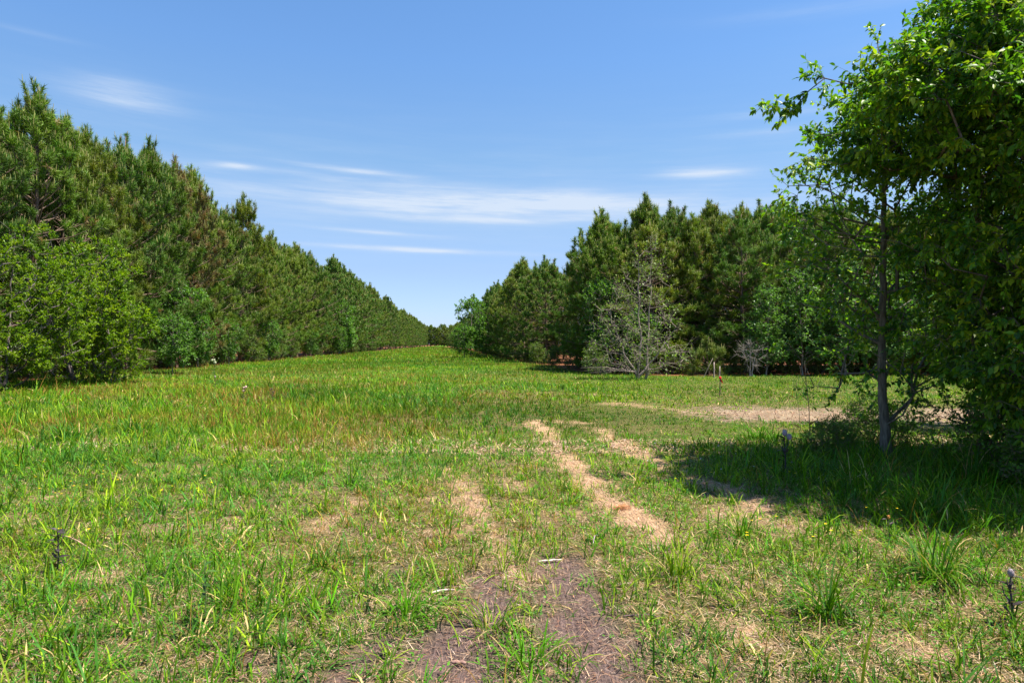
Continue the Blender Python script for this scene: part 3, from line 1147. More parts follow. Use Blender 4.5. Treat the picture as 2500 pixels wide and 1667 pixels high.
def broadleaf(name, seed, trunks, tr_rad, lobes, nclump, leafcfg, wood_col=(.22, .18, .15), r_twig=.006, rise=.5, shell=.45,
              twigs=5, twiglen=.35, leaves_per=7, detail=False, mat=None, outward=.6, droop=0.0, sides=5, extra_targets=None, maxr=None):
    rng = rng_of(seed)
    targets = lobe_points(lobes, nclump, rng, shell)
    if extra_targets is not None:
        targets = np.concatenate([targets, np.array(extra_targets, float)])
    NA, par, load, tips, ntr = grow(trunks, targets, rng, rise=rise)
    wood, crown = Acc(), Acc()
    for tr in trunks:
        tr = np.array(tr, float)
        n = len(tr)
        tt = np.linspace(0, 1, n)
        rad = tr_rad * (1 - tt) ** .7 * (1 + .35 * np.exp(-tt * 14)) + r_twig
        t2 = np.linspace(0, 1, n * 4)
        P = np.stack([np.interp(t2, tt, tr[:, k]) for k in range(3)], 1)
        P[1:-1] += rng.normal(size=(n * 4 - 2, 3)) * .006
        P[0, 2] -= .1
        tube(wood, P, np.interp(t2, tt, rad), np.array(wood_col), 10)
    ii = np.arange(len(NA))
    e = ii[(par >= 0) & (ii >= ntr)]
    rad = r_twig * np.maximum(load, 1) ** .48
    cap = maxr or tr_rad * .5
    rad = np.minimum(rad, cap)
    p0, p1 = NA[par[e]], NA[e]
    r0 = np.where(par[e] < ntr, np.minimum(rad[e] * 1.25, cap), rad[par[e]])
    sticks(wood, p0, p1, r0, rad[e], np.array(wood_col), sides)
    # twigs
    T = NA[tips]
    cen = np.average(np.array(lobes)[:, :3], axis=0, weights=np.array(lobes)[:, 3])
    idx = np.repeat(np.arange(len(T)), twigs)
    n = len(idx)
    out = norm(T - cen)[idx]
    td = norm(out * outward + rng.normal(size=(n, 3)) * .55 + np.array([0, 0, .18 - droop]))
    tl = twiglen * rng.uniform(.5, 1.25, n)
    tb = T[idx]
    m1 = tb + td * (tl * .55)[:, None]
    td2 = norm(td + np.array([0, 0, -droop * .9]) + rng.normal(size=(n, 3)) * .15)
    te = m1 + td2 * (tl * .45)[:, None]
    sticks(wood, tb, m1, r_twig * .75, r_twig * .55, np.array(wood_col), 3)
    sticks(wood, m1, te, r_twig * .55, r_twig * .35, np.array(wood_col), 3)
    # leaves
    lsz, lw, cols, weights = leafcfg['len'], leafcfg['wid'], leafcfg['cols'], leafcfg['w']
    cl = rng.choice(len(cols), len(T), p=weights)
    if leaves_per > 0:
        li = np.repeat(np.arange(n), leaves_per)
        m = len(li)
        s = rng.random(m) ** .7
        lb = np.where((s < .5)[:, None], tb[li] + (m1 - tb)[li] * (s * 2)[:, None], m1[li] + (te - m1)[li] * (s * 2 - 1)[:, None])
        ax = np.where((s < .5)[:, None], td[li], td2[li])
        rd = norm(rng.normal(size=(m, 3)))
        ld = norm(ax * leafcfg.get('fwd', .6) + rd * .8 + np.array([0, 0, leafcfg.get('lift', 0.0) - droop * 1.2]))
        nr = norm(np.array([0, 0, 1.0]) + rng.normal(size=(m, 3)) * leafcfg.get('flutter', .5) + sdirn * leafcfg.get('sunward', .2))
        own = rng.choice(len(cols), m, p=weights)
        own = np.where(rng.random(m) < .5, cl[idx[li]], own)
        c = np.array(cols)[own] * (1 + rng.normal(size=(m, 1)) * .16).clip(.5, 1.6)
        ll = lsz * rng.uniform(.6, 1.2, m)
        leaves(crown, lb, ld, nr, ll, ll * lw, c, detail, .25, leafcfg.get('curl', .12))
    return wood.mesh(name + '_wood', M_BARK), crown.mesh(name + '_leaves', mat or M_LEAF)


sdirn = np.array([sdir.x, sdir.y, sdir.z])


def plant(name, label, cat, x, y, meshes, rotz=0.0, scale=1.0, woodname='trunk', group=None):
    o = thing(name, label, cat, (x, y, float(height(np.array([x]), np.array([y]))[0]) - .03), rotz, scale, group)
    obj(woodname, meshes[0], o)
    obj('crown' if woodname == 'trunk' else 'foliage', meshes[1], o)
    return o


def line(p, q, n, wob, seed):
    rng = rng_of(seed)
    p, q = np.array(p, float), np.array(q, float)
    P = p + (q - p) * np.linspace(0, 1, n)[:, None]
    w = np.cumsum(rng.normal(size=(n, 3)) * wob, 0)
    w[0] = 0
    w[:, 2] = 0
    return (P + w).tolist()


# --- yellow-green shrubs at the left edge
MYRTLE = dict(len=.085, wid=.42, cols=[(.21, .33, .010), (.13, .24, .010), (.30, .39, .014), (.060, .145, .010)], w=[.38, .28, .18, .16], fwd=.7, lift=.55, flutter=.45, sunward=.6)


def shrubs_left():
    def multi(n, h, r, seed):
        rng = rng_of(seed)
        out = []
        for k in range(n):
            a = rng.uniform(0, 6.28)
            out.append(line((math.cos(a) * .15, math.sin(a) * .15, 0), (math.cos(a) * r, math.sin(a) * r, h * rng.uniform(.7, 1)), 7, .03, seed + k))
        return out
    a = broadleaf('shrub', 301, multi(6, 4.0, 1.1, 300), .05,
                  [(0, 0, 3.0, 2.1, 1.9, 2.2), (.9, .3, 4.6, 1.2, 1.2, 1.1), (-1.0, .2, 4.9, 1.5, 1.3, 1.3), (1.6, -.3, 2.2, 1.5, 1.4, 1.5), (0, -.7, 1.2, 2.0, 1.5, 1.1), (2.0, .2, 3.6, .9, 1, .8), (-2.0, 0, 2.6, 1.6, 1.5, 2.2)],
                  520, MYRTLE, wood_col=(.15, .12, .11), twigs=8, twiglen=.24, leaves_per=16, shell=.6)
    b = broadleaf('shrub', 305, multi(5, 3.2, 1.2, 310), .045,
                  [(0, 0, 2.6, 1.7, 1.6, 1.5), (.7, -.2, 3.9, 1.3, 1.2, .9), (-.9, .1, 3.3, 1.1, 1.1, .9), (1.5, 0, 2.0, 1.1, 1.1, .9), (0, -.4, 1.1, 1.7, 1.3, 1.0)],
                  360, MYRTLE, wood_col=(.15, .12, .11), twigs=8, twiglen=.22, leaves_per=16, shell=.6)
    plant('shrub', 'big yellow-green shrub cut by the left edge of the photo', 'shrub', -17.6, 23.6, a, .1, 1.0, 'stem')
    plant('shrub', 'rounded yellow-green shrub with a domed top in front of the left pines', 'shrub', -16.9, 26.6, b, 0, 1.16, 'stem')
    plant('shrub', 'lower yellow-green shrub spreading at the right foot of the domed one', 'shrub', -16.4, 27.6, b, 2.2, .80, 'stem')
    plant('shrub', 'low yellow-green shrub at the very bottom left corner of the woods', 'shrub', -17.2, 21.4, b, 4.0, .62, 'stem')
    c = broadleaf('sapling', 320, [line((0, 0, 0), (.1, 0, 2.9), 8, .02, 321)], .025,
                  [(0, 0, 2.0, .9, .9, 1.1), (.2, 0, 1.1, .8, .7, .6)], 170, dict(len=.10, wid=.7, cols=[(.10, .22, .03), (.14, .27, .035), (.07, .15, .025)], w=[.4, .35, .25], lift=0, flutter=.5),
                  twigs=5, twiglen=.25, leaves_per=7)
    labs = [(-17.9, 36.0, 1.0, 'thin dark-leaved sapling between the shrub and the low pine boughs'),
            (left_edge(44.5) + .5, 44.3, 1.15, 'bright green sapling at the near side of the brownish pine'),
            (left_edge(43.2) + .1, 42.9, 1.7, 'taller bright green sapling climbing in front of the pines left of the brownish one'),
            (left_edge(50) + .6, 50.0, 1.05, 'pale-leaved sapling at the foot of the brownish pine'),
            (left_edge(62) + .3, 62.0, 1.2, 'small green sapling at the edge of the left woods past the brownish pine'),
            (left_edge(104) - .2, 104.0, 2.6, 'bright green leafy tree half way down the left side of the lane'),
            (left_edge(98) + .6, 98.0, 1.3, 'low bright green sapling in front of the leafy tree down the lane'),
            (left_edge(80) + .5, 80.0, 1.0, 'small sapling between two pines far along the left edge')]
    for i, (x, y, s, lab) in enumerate(labs):
        plant('sapling', lab, 'sapling', x, y, c, i * 1.3, s)
    plant('sapling', 'bright green leafy sapling standing forward of the far right pines by the lane', 'sapling', -4.9, 82.0, c, 0.4, (2.0, 2.0, 2.35))
    plant('sapling', 'shorter bright green sapling at the foot of the taller one by the far right pines', 'sapling', -5.6, 80.0, c, 2.4, (1.5, 1.5, 1.25))
    plant('sapling', 'green sapling in the shade at the corner of the right pine block', 'sapling', 5.0, 38.6, c, 1.2, (1.2, 1.2, 1.75))
    plant('sapling', 'bushy sapling low between the corner pine and the pale bare-branched tree', 'sapling', 6.9, 36.6, c, 3.2, (1.1, 1.1, 1.1))
    # saplings in front of the right block
    GUM = dict(len=.11, wid=.85, cols=[(.11, .23, .045), (.16, .29, .06), (.075, .16, .03)], w=[.4, .35, .25], lift=-.05, flutter=.5)
    s1 = broadleaf('sapling', 330, [line((0, 0, 0), (.1, 0, 5.6), 12, .03, 331)], .035,
                   [(0, 0, 1.8, 1.5, 1.4, 1.0), (0, 0, 3.2, 1.3, 1.2, 1.2), (.1, 0, 4.7, .9, .8, 1.1)], 330, GUM, wood_col=(.25, .2, .17), twigs=5, twiglen=.3, leaves_per=7)
    for i, (x, y, s, lab) in enumerate([(12.9, 34.7, .80, 'light green sapling right behind the flagged stake in front of the pines'),
                                        (14.9, 35.0, .95, 'light green sapling second to the right of the flagged stake'),
                                        (16.9, 34.6, 1.05, 'tall light green sapling between the stake and the grey tree trunk'),
                                        (19.0, 34.8, 1.0, 'light green sapling just behind the leafy tree with the grey trunk'),
                                        (21.6, 34.4, 1.05, 'sapling seen right of the grey trunk through its leaves')]):
        plant('sapling', lab, 'sapling', x, y, s1, i * 1.9, s)
    for i, x in enumerate(np.arange(24, 40, 2.6)):
        plant('sapling', 'sapling at the edge of the right block, seen through the dark leafy tree', 'sapling', float(x), 34.2, s1, i * 2.1, 1.0, group='saplings behind the dark leafy tree')


def undergrowth():
    """leafy undergrowth shrubs along both edges of the woods"""
    rs = random.Random(77)
    UN = dict(len=.085, wid=.6, cols=[(.105, .19, .022), (.15, .22, .03), (.07, .13, .02), (.20, .15, .06)], w=[.36, .28, .26, .10], lift=.1, flutter=.6)
    kinds = []
    for k in range(3):
        tr = [line((math.cos(q) * .1, math.sin(q) * .1, 0), (math.cos(q) * .6, math.sin(q) * .6, 1.0), 5, .04, 340 + 10 * k + int(q)) for q in (0.2, 1.5, 2.9, 4.4)]
        kinds.append(broadleaf('low_shrub', 350 + k, tr, .016, [(0, 0, .7, .95, .85, .6), (.3 * (k - 1), .1, 1.3, .6, .55, .55)], 150, UN, wood_col=(.17, .13, .11), r_twig=.005,
                               twigs=5, twiglen=.26, leaves_per=7, shell=.3))
    y = 24.0
    while y < 150:
        s = rs.uniform(.6, 1.3)
        if rs.random() < .35:
            y += 2.2
            continue
        plant('low_shrub', 'low leafy shrub at the foot of the left treeline', 'shrub', left_edge(y) - rs.uniform(.1, 1.3), y, kinds[rs.randrange(3)], rs.uniform(0, 6), s, 'stem',
              'low shrubs at the foot of the left treeline')
        y += rs.uniform(1.6, 3.4) * (1 if y < 70 else 2)
    x = 4.6
    while x < 40:
        s = rs.uniform(.5, 1.0)
        plant('low_shrub', 'low leafy shrub under the front pines of the right block', 'shrub', x, 35.6 + rs.uniform(-.2, 1.6), kinds[rs.randrange(3)], rs.uniform(0, 6), s, 'stem',
              'low shrubs under the right block of pines')
        x += rs.uniform(.9, 1.8)
    y = 40.0
    while y < 150:
        xl = float(np.interp(y, WOOD_R[:6, 1][::-1], WOOD_R[:6, 0][::-1]))
        plant('low_shrub', 'low leafy shrub at the foot of the pines on the right of the lane', 'shrub', xl + rs.uniform(.2, 1.4), y, kinds[rs.randrange(3)], rs.uniform(0, 6), rs.uniform(.6, 1.2), 'stem',
              'low shrubs on the right of the lane')
        y += rs.uniform(2.5, 5) * (1 if y < 90 else 2)


def pale_tree():
    """the pale, almost bare tree with opening buds in front of the right block"""
    trunks = [line((0, 0, 0), (.15, 0, 5.6), 16, .05, 400), line((.45, .5, 0), (.75, .6, 6.1), 14, .05, 402), line((0, 0, .1), (-1.3, .3, 2.6), 8, .06, 403), line((0, 0, .1), (1.5, -.3, 2.4), 8, .06, 404)]
    m = broadleaf('pale_tree', 401, trunks, .046,
                  [(0, 0, 1.3, 2.7, 2.0, 1.1), (0, 0, 2.9, 2.2, 1.8, 1.5), (.1, 0, 4.2, 1.4, 1.3, 1.4), (.5, 0, 5.5, .8, .8, 1.1)], 360,
                  dict(len=.10, wid=.8, cols=[(.17, .27, .035), (.22, .31, .06), (.12, .20, .04)], w=[.4, .35, .25], lift=.1, flutter=.6),
                  wood_col=(.26, .205, .165), r_twig=.0054, rise=.42, shell=.25, twigs=5, twiglen=.42, leaves_per=1, maxr=.024)
    plant('pale_tree', 'pale grey tree with spreading almost bare branches and sparse opening leaves', 'tree', 5.75, 31.2, m)
    d = broadleaf('dead_shrub', 410, [line((0, 0, 0), (.05, 0, 1.3), 6, .02, 411), line((.08, 0, 0), (.35, 0, 1.1), 6, .02, 412)], .02,
                  [(0, 0, .9, .65, .5, .6)], 55, dict(len=.02, wid=.5, cols=[(.3, .25, .2)], w=[1.0]), wood_col=(.34, .28, .25), r_twig=.005, twigs=4, twiglen=.3, leaves_per=1)
    plant('dead_shrub', 'small dead grey shrub with bare twigs beside the flagged stake, by the pines', 'dead shrub', 11.85, 34.0, d, 0, 1.2, 'stem')
    # branch lying at the foot of the pale tree
    rng = rng_of(415)
    acc = Acc()
    base = np.array([0, 0, .35])
    for k in range(16):
        e = np.array([-1.9 + rng.normal() * .35, rng.normal() * .35, .12 + abs(rng.normal()) * .28])
        mid = (base + e) / 2 + np.array([0, 0, .12]) + rng.normal(size=3) * .08
        tube(acc, [base, mid, e], [.010, .007, .003], (.28, .22, .18), 4)
    o = obj('fallen_branch', acc.mesh('fallen_branch', M_BARK), None, (5.5, 30.6, 0))
    tag(o, 'tangle of pale bare twigs lying on the grass left of the pale tree', 'branch')


def near_trees():
    """the two leafy trees that close the picture on the right"""
    ELM = dict(len=.098, wid=.46, cols=[(.105, .245, .014), (.19, .34, .014), (.050, .145, .018), (.30, .39, .02)], w=[.36, .28, .22, .14], fwd=.6, lift=-.05, flutter=.5, sunward=.2, curl=.2)
    # slim tree with the grey trunk
    t0 = [(0, 0, 0), (-.02, 0, .5), (-.05, .02, 1.0), (-.06, 0, 1.6), (-.03, .03, 2.3), (.0, .05, 3.0), (.02, .1, 3.7), (.08, .12, 4.5), (.05, .2, 5.2), (.02, .25, 5.8)]
    a = broadleaf('slim_tree', 501, [t0], .062,
                  [(0, .3, 1.5, 1.15, 1.3, .75), (-.1, .4, 2.6, 1.1, 1.3, 1.0), (0, .4, 3.8, 1.0, 1.2, 1.0), (.2, .3, 5.0, .9, .9, .9), (.9, .4, 2.4, 1.0, 1.1, 1.4), (-.4, .1, 3.3, 1.0, 1.1, 1.6)], 330,
                  dict(ELM, len=.072, wid=.62), wood_col=(.14, .122, .095), r_twig=.0042, rise=.35, shell=.3, twigs=4, twiglen=.30, leaves_per=9, detail=True, maxr=.024, sides=6)
    plant('slim_tree', 'slim leafy tree with a bare grey trunk standing in tall shaded grass', 'tree', 5.1, 9.3, a)
    plant('slim_tree', 'leafy tree behind and to the right of the slim grey-trunked one, near the mulch path', 'tree', 9.6, 12.9, a, 2.2, 1.12)
    # the big dark crown
    tb = [(0, 0, 0), (.05, 0, .8), (.0, .05, 1.7), (-.05, 0, 2.6), (-.15, .05, 3.5), (-.2, 0, 4.5), (-.1, 0, 5.5), (0, 0, 6.4)]
    lobes = [(.1, -.2, 4.95, 3.7, 3.0, 1.4), (-2.5, .2, 4.9, 1.25, 1.6, .8), (.3, 0, 6.0, 2.9, 2.6, 1.5), (.1, .1, 3.3, 2.8, 2.4, 1.25), (.2, .0, 1.9, 2.6, 2.0, 1.0), 
             (2.2, 0, 4.4, 2.5, 3.0, 2.8), (.3, -.2, 1.1, 2.3, 1.8, .8)]
    b = broadleaf('big_tree', 511, [tb], .14, lobes, 3300, ELM, wood_col=(.13, .105, .09), r_twig=.0042, rise=.3, shell=.5, twigs=6, twiglen=.38,
                  leaves_per=13, detail=True, droop=.22, maxr=.06, sides=5,
                  extra_targets=[(-4.3, .4, 4.95), (-4.15, .2, 5.15), (-4.1, .3, 4.3), (-4.35, .1, 3.75), (-4.2, .5, 3.4), (-4.5, .4, 5.0), (-3.9, .3, 5.35)])
    plant('big_tree', 'big dense leafy tree with drooping leaves filling the right edge of the photo', 'tree', 7.0, 7.6, b, 0, .87)
    # brambles in the shade
    BR = dict(len=.06, wid=.5, cols=[(.09, .22, .02), (.15, .28, .02), (.20, .17, .08)], w=[.5, .35, .15], lift=0, flutter=.7)
    rng = rng_of(520)
    tr = [line((math.cos(q) * .2, math.sin(q) * .2, 0), (math.cos(q) * .8, math.sin(q) * .8, .8), 5, .05, 520 + k) for k, q in enumerate(np.linspace(0, 5.5, 6))]
    c = broadleaf('bramble', 521, tr, .012, [(0, 0, .55, 1.1, .9, .5), (.3, 0, .9, .7, .6, .4)], 190, BR, wood_col=(.16, .12, .10), r_twig=.004, twigs=5, twiglen=.30, leaves_per=11, shell=.15, detail=False)
    for i, (x, y, s, lab) in enumerate([(6.4, 8.6, 1.0, 'bramble thicket just right of the grey trunk in the shade'),
                                        (7.4, 7.6, 1.1, 'bramble thicket in the deepest shade at the right edge of the photo'),
                                        (5.9, 7.3, .6, 'small bramble at the front of the shade below the big dark tree'),
                                        (8.2, 9.6, 1.2, 'bramble thicket behind the others under the big dark tree'),
                                        (4.5, 9.7, .42, 'low bramble just left of the grey trunk'),
                                        (5.8, 10.6, .6, 'low bramble behind the foot of the grey trunk')]):
        plant('bramble', lab, 'shrub', x, y, c, i * 1.7, s, 'stem')


shrubs_left()
undergrowth()
pale_tree()
near_trees()


# ------------------------------------------------------------------ single plants and small things
def hz(x, y):
    return float(height(np.array([float(x)]), np.array([float(y)]))[0])


def tuft(label, x, y, n, length, width, seed, cols=(G_BLUE, G_MID), lean=.45, group=None, spread=.06, dry=.1, name='grass_tuft'):
    rng = rng_of(seed)
    acc = Acc()
    az = rng.uniform(0, 2 * math.pi, n)
    r = np.abs(rng.normal(size=n)) * spread
    base = np.stack([np.cos(az) * r, np.sin(az) * r, np.full(n, -.02)], 1)
    az = az + rng.normal(size=n) * .9
    c = np.array(cols)[rng.integers(0, len(cols), n)] * (1 + rng.normal(size=(n, 1)) * .2).clip(.5, 1.6)
    dm = rng.random(n) < dry
    c[dm] = np.array(G_DRY)
    blades(acc, base, az + rng.normal(size=n) * .4, length * rng.uniform(.25, 1.15, n) ** 1.2, width * rng.uniform(.6, 1.3, n),
           np.abs(rng.normal(lean, .38, n)), rng.uniform(.4, 2.3, n), c, 6)
    o = obj(name, acc.mesh(name, M_GRASS), None, (x, y, hz(x, y)))
    return tag(o, label, 'grass tuft', group)


def small_things():
    x, y = S(1900, 1420)
    tuft('large blue-green grass tuft with arching blades in the bottom right quarter of the photo', x, y, 120, .44, .0095, 601, lean=.5)
    x, y = S(2150, 1330)
    tuft('large grass tuft with bright arching blades below the edge of the tree shade', x, y, 170, .52, .0105, 602, lean=.45, spread=.10)
    x, y = S(1130, 1440)
    tuft('grass tuft growing on the bare soil between the two wheel ruts', x, y, 90, .27, .0085, 603, cols=(G_MID, G_LIGHT), spread=.09)
    x, y = S(1900 - 700, 1530)
    tuft('grass tuft at the bottom middle of the photo between the bare ruts', x, y, 90, .24, .008, 604, cols=(G_MID, G_VIVID), spread=.12)
    x, y = S(1190, 1290)
    tuft('spreading grass tuft at the head of the right-hand rut', x, y, 70, .25, .0075, 605, cols=(G_MID, G_LIGHT), spread=.07)
    x, y = S(1990, 1140)
    tuft('tall dark grass tuft in the shade below the grey trunk', x, y, 150, .62, .010, 606, spread=.16)
    x, y = S(2230, 1110)
    tuft('tall reed-like grass tuft in the deep shade by the brambles', x, y, 170, .75, .010, 607, spread=.20)
    x, y = S(2150, 1190)
    tuft('arching grass tuft in the shade between the trunk and the right edge', x, y, 160, .5, .009, 608, spread=.18)
    x, y = S(1750, 1010)
    tuft('dark grass hummock at the tip of the tree shade by the mulch path', x, y, 300, .42, .012, 609, cols=(G_MID, G_VIVID), spread=.25)
    x, y = S(1700, 1230)
    tuft('bright grass tuft right of the straw patch at the edge of the shade', x, y, 90, .32, .009, 610, cols=(G_MID, G_VIVID), spread=.12)
    tuft('tall upright grass tuft in front of the left woods beside the yellow-green shrub', -16.0, 26.4, 60, 1.15, .025, 611, cols=(G_LIGHT, G_MID), lean=.2, spread=.3)
    x, y = S(300, 990)
    tuft('dark green grass clump in the left part of the meadow', x, y, 300, .42, .014, 612, cols=(G_MID, G_BLUE), spread=.25)
    x, y = S(150, 1010)
    tuft('broad grass clump near the left edge of the meadow', x, y, 420, .40, .014, 613, cols=(G_BLUE, G_MID), spread=.3)
    x, y = S(740, 1300)
    tuft('deep green grass tuft left of the middle tracks', x, y, 130, .30, .008, 614, cols=(G_BLUE, G_MID), spread=.14)
    x, y = S(940, 1420)
    tuft('green grass tuft left of the soil ruts near the bottom of the photo', x, y, 110, .28, .008, 615, cols=(G_MID, G_VIVID), spread=.12)
    x, y = S(1560, 1330)
    tuft('upright grass tuft right of the soil rut', x, y, 90, .34, .008, 616, cols=(G_MID, G_LIGHT), spread=.10)

    # survey stake
    sx, sy = S(1653, 910)
    o = thing('survey_stake', 'thin dark survey stake tied with red flagging tape in the grass', 'stake', (sx, sy, hz(sx, sy)))
    acc = Acc()
    tube(acc, [(0, 0, -.1), (.008, 0, .25), (.014, 0, .56)], [.017, .016, .015], (.10, .075, .06), 6)
    obj('post', acc.mesh('post', M_BARK), o)
    acc = Acc()
    rng = rng_of(640)
    RED = (.80, .018, .022)
    tube(acc, [(.014, 0, .53), (.014, 0, .565), (.016, 0, .60)], [.026, .042, .018], RED, 8)
    for (dx, l, tw) in ((.075, .19, .3), (.045, .16, -.4)):
        P = []
        for k in range(6):
            s = k / 5
            P.append((.015 + dx * s ** .8 + .008 * math.sin(s * 7), .01 * math.sin(s * 6 + tw), .57 - l * s))
        P = np.array(P)
        w = np.array([(.014 * math.cos(.9 * k), .014 * math.sin(.9 * k) + .006, 0.006) for k in range(6)]) * 1.9
        off = np.array([0.0015, -.0015, 0])
        V = np.concatenate([P - w, P + w, P - w + off, P + w + off])
        F = []
        for k in range(5):
            F += [[k, k + 1, k + 7], [k, k + 7, k + 6], [k + 12, k + 19, k + 13], [k + 12, k + 18, k + 19]]
        acc.add(V, F, RED)
    obj('flagging_tape', acc.mesh('flagging_tape', M_DRY), o)

    # weeds: dark thistle stalks and seedheads
    def weed(label, x, y, h, seed, heads=0, headcol=(.5, .38, .3), stem=(.06, .045, .04), leafy=0, thick=.006, bendx=0.0):
        rng = rng_of(seed)
        h = h * 1.3 + .03
        o = thing('weed', label, 'weed', (x, y, hz(x, y)))
        acc = Acc()
        tips = []
        main = [(0, 0, -.02), (.01 + bendx * .3, 0, h * .4), (bendx * .7, .01, h * .75), (bendx, 0, h)]
        tube(acc, main, [thick, thick * .8, thick * .6, thick * .4], stem, 5)
        tips.append(main[-1])
        for k in range(max(heads - 1, 3)):
            z0 = h * rng.uniform(.45, .8)
            a = rng.uniform(0, 6.28)
            l = h * rng.uniform(.2, .32)
            p0 = np.array([bendx * z0 / h, 0, z0])
            p2 = p0 + np.array([math.cos(a) * l * .6, math.sin(a) * l * .6, l])
            p1 = (p0 + p2) / 2 + np.array([math.cos(a) * l * .15, math.sin(a) * l * .15, -.02 * h])
            tube(acc, [p0, p1, p2], [thick * .6, thick * .45, thick * .3], stem, 4)
            tips.append(tuple(p2))
        obj('stalk', acc.mesh('stalk', M_BARK), o)
        if leafy:
            acc = Acc()
            n = leafy
            s = rng.random(n)
            b = np.stack([bendx * s, np.zeros(n), h * s * .95], 1)
            a = rng.uniform(0, 6.28, n)
            d = np.stack([np.cos(a), np.sin(a), rng.uniform(.0, .9, n)], 1)
            leaves(acc, b, d, np.tile([[0, 0, 1.0]], (n, 1)) + rng.normal(size=(n, 3)) * .3, h * .30 * rng.uniform(.5, 1.1, n), h * .07, jitter(leafcol, rng, n, .2), True, .3, .2)
            obj('leaves', acc.mesh('leaves', M_LEAF), o)
        if heads:
            for k, t in enumerate(tips[:heads]):
                acc = Acc()
                t = np.array(t)
                r = h * .07
                tube(acc, [t + np.array([0, 0, -r * .6]), t, t + np.array([0, 0, r * .9]), t + np.array([0, 0, r * 1.5])], [r * .4, r * .9, r * .8, r * .35], headcol, 7)
                m = 26
                dd = norm(rng.normal(size=(m, 3)) * np.array([1, 1, .5]) + np.array([0, 0, 1.2]))
                needles(acc, np.tile(t + np.array([0, 0, r * .6]), (m, 1)), dd, np.full(m, r * 1.5), np.full(m, r * .3), jitter(headcol, rng, m, .15), rng)
                obj('flower_head', acc.mesh('flower_head', M_DRY), o)
        return o
    leafcol = (.035, .055, .035)
    x, y = S(560, 925)
    weed('thistle with four pale pinkish seed heads in the middle of the left meadow', x, y, .30, 701, 4, (.62, .42, .33), (.05, .075, .04), 9, .010)
    x, y = S(625, 922)
    weed('dark brown seed stalk right of the pale-headed thistle', x, y, .26, 702, 3, (.15, .09, .07), (.07, .045, .035), 0, .014)
    x, y = S(494, 892)
    weed('small dark stalk with a pale tip left of the pale-headed thistle', x, y, .32, 703, 1, (.45, .33, .28), (.07, .05, .04), 3, .012)
    leafcol = (.10, .17, .06)
    x, y = S(492, 870)
    weed('pale green leafy weed at the edge of the left woods by a pine foot', x, y, .62, 704, 3, (.40, .42, .25), (.12, .16, .07), 22, .012)
    leafcol = (.07, .05, .055)
    x, y = S(1802, 1092)
    weed('dark purplish thistle with a pale flower at the edge of the tree shade', x, y, .36, 705, 2, (.36, .28, .33), (.06, .045, .05), 16, .010)
    x, y = S(132, 1320)
    weed('dark purplish spiky thistle low in the grass near the left edge', x, y, .22, 706, 0, (.1, .08, .09), (.07, .05, .055), 26, .007)
    x, y = S(2320, 1440)
    weed('dark grey withered thistle low at the bottom right corner', x, y, .20, 707, 1, (.3, .24, .25), (.09, .07, .07), 30, .008)
    x, y = S(2040, 1245)
    weed('dark withered weed with a small orange flower where the shade ends', x, y, .13, 708, 1, (.55, .25, .06), (.07, .05, .05), 14, .006)
    x, y = S(1860, 1005)
    weed('tall dark dead stalk with a hooked top by the mulch path', x, y, .98, 709, 0, (.1, .1, .1), (.065, .055, .045), 2, .009, -.09)
    x, y = S(1838, 985)
    weed('thinner leaning dead stalk left of the hooked one', x, y, .75, 710, 0, (.1, .1, .1), (.09, .10, .05), 2, .005, -.14)
    leafcol = (.08, .18, .03)
    x, y = S(470, 1230 + 210)
    weed('upright dark green weed stem in the lower left meadow', x, y, .26, 711, 0, (.1, .1, .1), (.09, .12, .04), 12, .004)

    # sticks and straws lying about
    def stick(label, a, b, r, col, seed, name='stick', bow=.003):
        rng = rng_of(seed)
        (x0, y0), (x1, y1) = a, b
        acc = Acc()
        P = []
        for k in range(7):
            s = k / 6
            xx, yy = x0 + (x1 - x0) * s, y0 + (y1 - y0) * s
            P.append((xx - x0 + rng.normal() * .004, yy - y0 + rng.normal() * .004, hz(xx, yy) - hz(x0, y0) + r * .9 + bow * math.sin(s * 3.14) + .012))
        tube(acc, P, [r * .5, r, r * 1.05, r, r * .9, r * .7, r * .35], col, 6)
        o = obj(name, acc.mesh(name, M_BARK), None, (x0, y0, hz(x0, y0)))
        return tag(o, label, 'stick')
    stick('pale bleached stick at the head of the right-hand soil rut', S(1238, 1286), S(1290, 1280), .0085, (.55, .45, .36), 801)
    stick('pale stick lying in the grass left of the ruts', S(990, 1372), S(1045, 1365), .009, (.48, .38, .32), 802)
    stick('reddish stick lying across the right-hand soil rut', S(1420, 1352), S(1452, 1349), .005, (.42, .30, .24), 803)
    stick('dark bent twig across the lower right-hand rut', S(1430, 1418), S(1520, 1426), .005, (.17, .11, .10), 804)
    stick('long dry reddish stalk lying in the grass at the lower left', S(100, 1240), S(225, 1282), .0052, (.50, .32, .20), 805, 'dry_stalk', .06)
    stick('short brown bark chip at the bottom of the left-hand soil patch', S(1035, 1520), S(1075, 1524), .011, (.24, .14, .11), 806, 'bark_chip', 0)
    stick('thin grey upright twig between the two straw tracks', S(1362, 1258), S(1372, 1235), .004, (.38, .28, .30), 807, 'twig', .05)
    # heap of rusty pine straw
    rng = rng_of(820)
    acc = Acc()
    n = 170
    r = np.abs(rng.normal(size=n)) * .055
    a = rng.uniform(0, 6.28, n)
    b = np.stack([np.cos(a) * r, np.sin(a) * r * .7, .004 + .035 * np.exp(-(r / .06) ** 2) * rng.random(n)], 1)
    blades(acc, b, rng.uniform(0, 6.28, n), rng.uniform(.05, .13, n), np.full(n, .0035), np.full(n, 1.35), rng.uniform(0, .5, n), jitter((.42, .16, .06), rng, n, .25), 3)
    x, y = S(1425, 1168)
    o = obj('pine_straw_heap', acc.mesh('pine_straw_heap', M_DRY), None, (x, y, hz(x, y)))
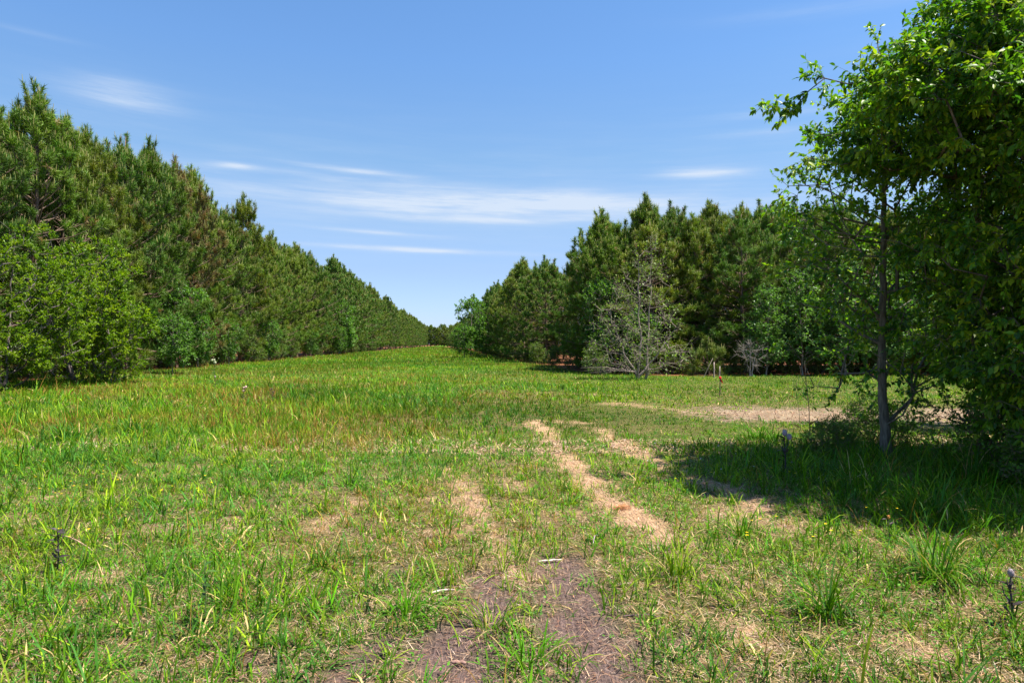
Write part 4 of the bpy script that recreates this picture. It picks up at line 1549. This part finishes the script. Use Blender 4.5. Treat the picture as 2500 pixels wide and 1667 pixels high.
    tag(o, 'small heap of rusty pine straw on the straw-covered track', 'straw heap')

    # stumps and dead stems left of the dead shrub
    for i, (px, py, h, lean, lab) in enumerate([(1640, 868, .75, .0, 'short broken grey stem at the foot of the pines above the flagged stake'),
                                                (1652, 868, .55, .05, 'shorter broken stem right next to the taller grey one'),
                                                (1615, 872, .95, .5, 'pale dead stalk leaning right beside the broken stems')]):
        x, y = (px - 1176) / 1568 * 33.0, 33.0
        acc = Acc()
        tube(acc, [(0, 0, -.05), (lean * h * .5, 0, h * .5), (lean * h, 0, h)], [.035 if i < 2 else .015, .03 if i < 2 else .012, .022 if i < 2 else .006], (.34, .26, .22), 6)
        o = obj('dead_sapling', acc.mesh('dead_sapling', M_BARK), None, (x, y, hz(x, y)))
        tag(o, lab, 'dead sapling')

    # small yellow and white flowers
    rng = rng_of(900)

    def flower_mesh(col, r):
        acc = Acc()
        tube(acc, [(0, 0, -.12), (.004, 0, -.05), (0, 0, 0)], [.0012, .001, .001], (.10, .18, .03), 3)
        st = acc.mesh('stem', M_GRASS)
        acc = Acc()
        n = 6
        a = np.arange(n) * 2 * math.pi / n
        d = np.stack([np.cos(a), np.sin(a), np.full(n, .25)], 1)
        leaves(acc, np.zeros((n, 3)), d, np.tile([[0, 0, 1.0]], (n, 1)), r, r * .9, np.tile(np.array([col]), (n, 1)), True, .2, .05)
        return st, acc.mesh('blossom', M_DRY)
    first = None
    spots = []
    for (px, py, k) in ((240, 1105, 9), (120, 1145, 7), (560, 1090, 6), (480, 1150, 6), (60, 1100, 4), (240, 1260, 3), (1650, 1085, 6), (1780, 1110, 6), (1730, 1240, 5), (1900, 1255, 4), (2050, 1195, 4), (700, 1060, 5), (1500, 1110, 3), (1080, 1140, 2)):
        for _ in range(k):
            spots.append((px + rng.normal() * 45, py + rng.normal() * 14))
    for nm, lab, grp, col, rr, sel in (('yellow_flower', 'tiny yellow wildflower in the meadow grass', 'yellow wildflowers', (.80, .55, .01), .014, spots),
                                       ('white_flower', 'tiny pale lilac wildflower in the grass by the tree shade', 'pale lilac wildflowers', (.62, .58, .80), .012,
                                        [(1640 + rng.normal() * 110, 1065 + rng.normal() * 30) for _ in range(14)])):
        st, bl = flower_mesh(col, rr)
        src = None
        for (px, py) in sel:
            x, y = S(px, max(py, 1010))
            loc = (x, y, hz(x, y) + rng.uniform(.10, .17))
            if src is None:
                src = thing(nm, lab, 'flower', loc, group=grp)
                obj('stem', st, src)
                obj('blossom', bl, src)
            else:
                dup(src, loc, rng.uniform(0, 6.28), rng.uniform(.7, 1.2), lab, grp)


small_things()
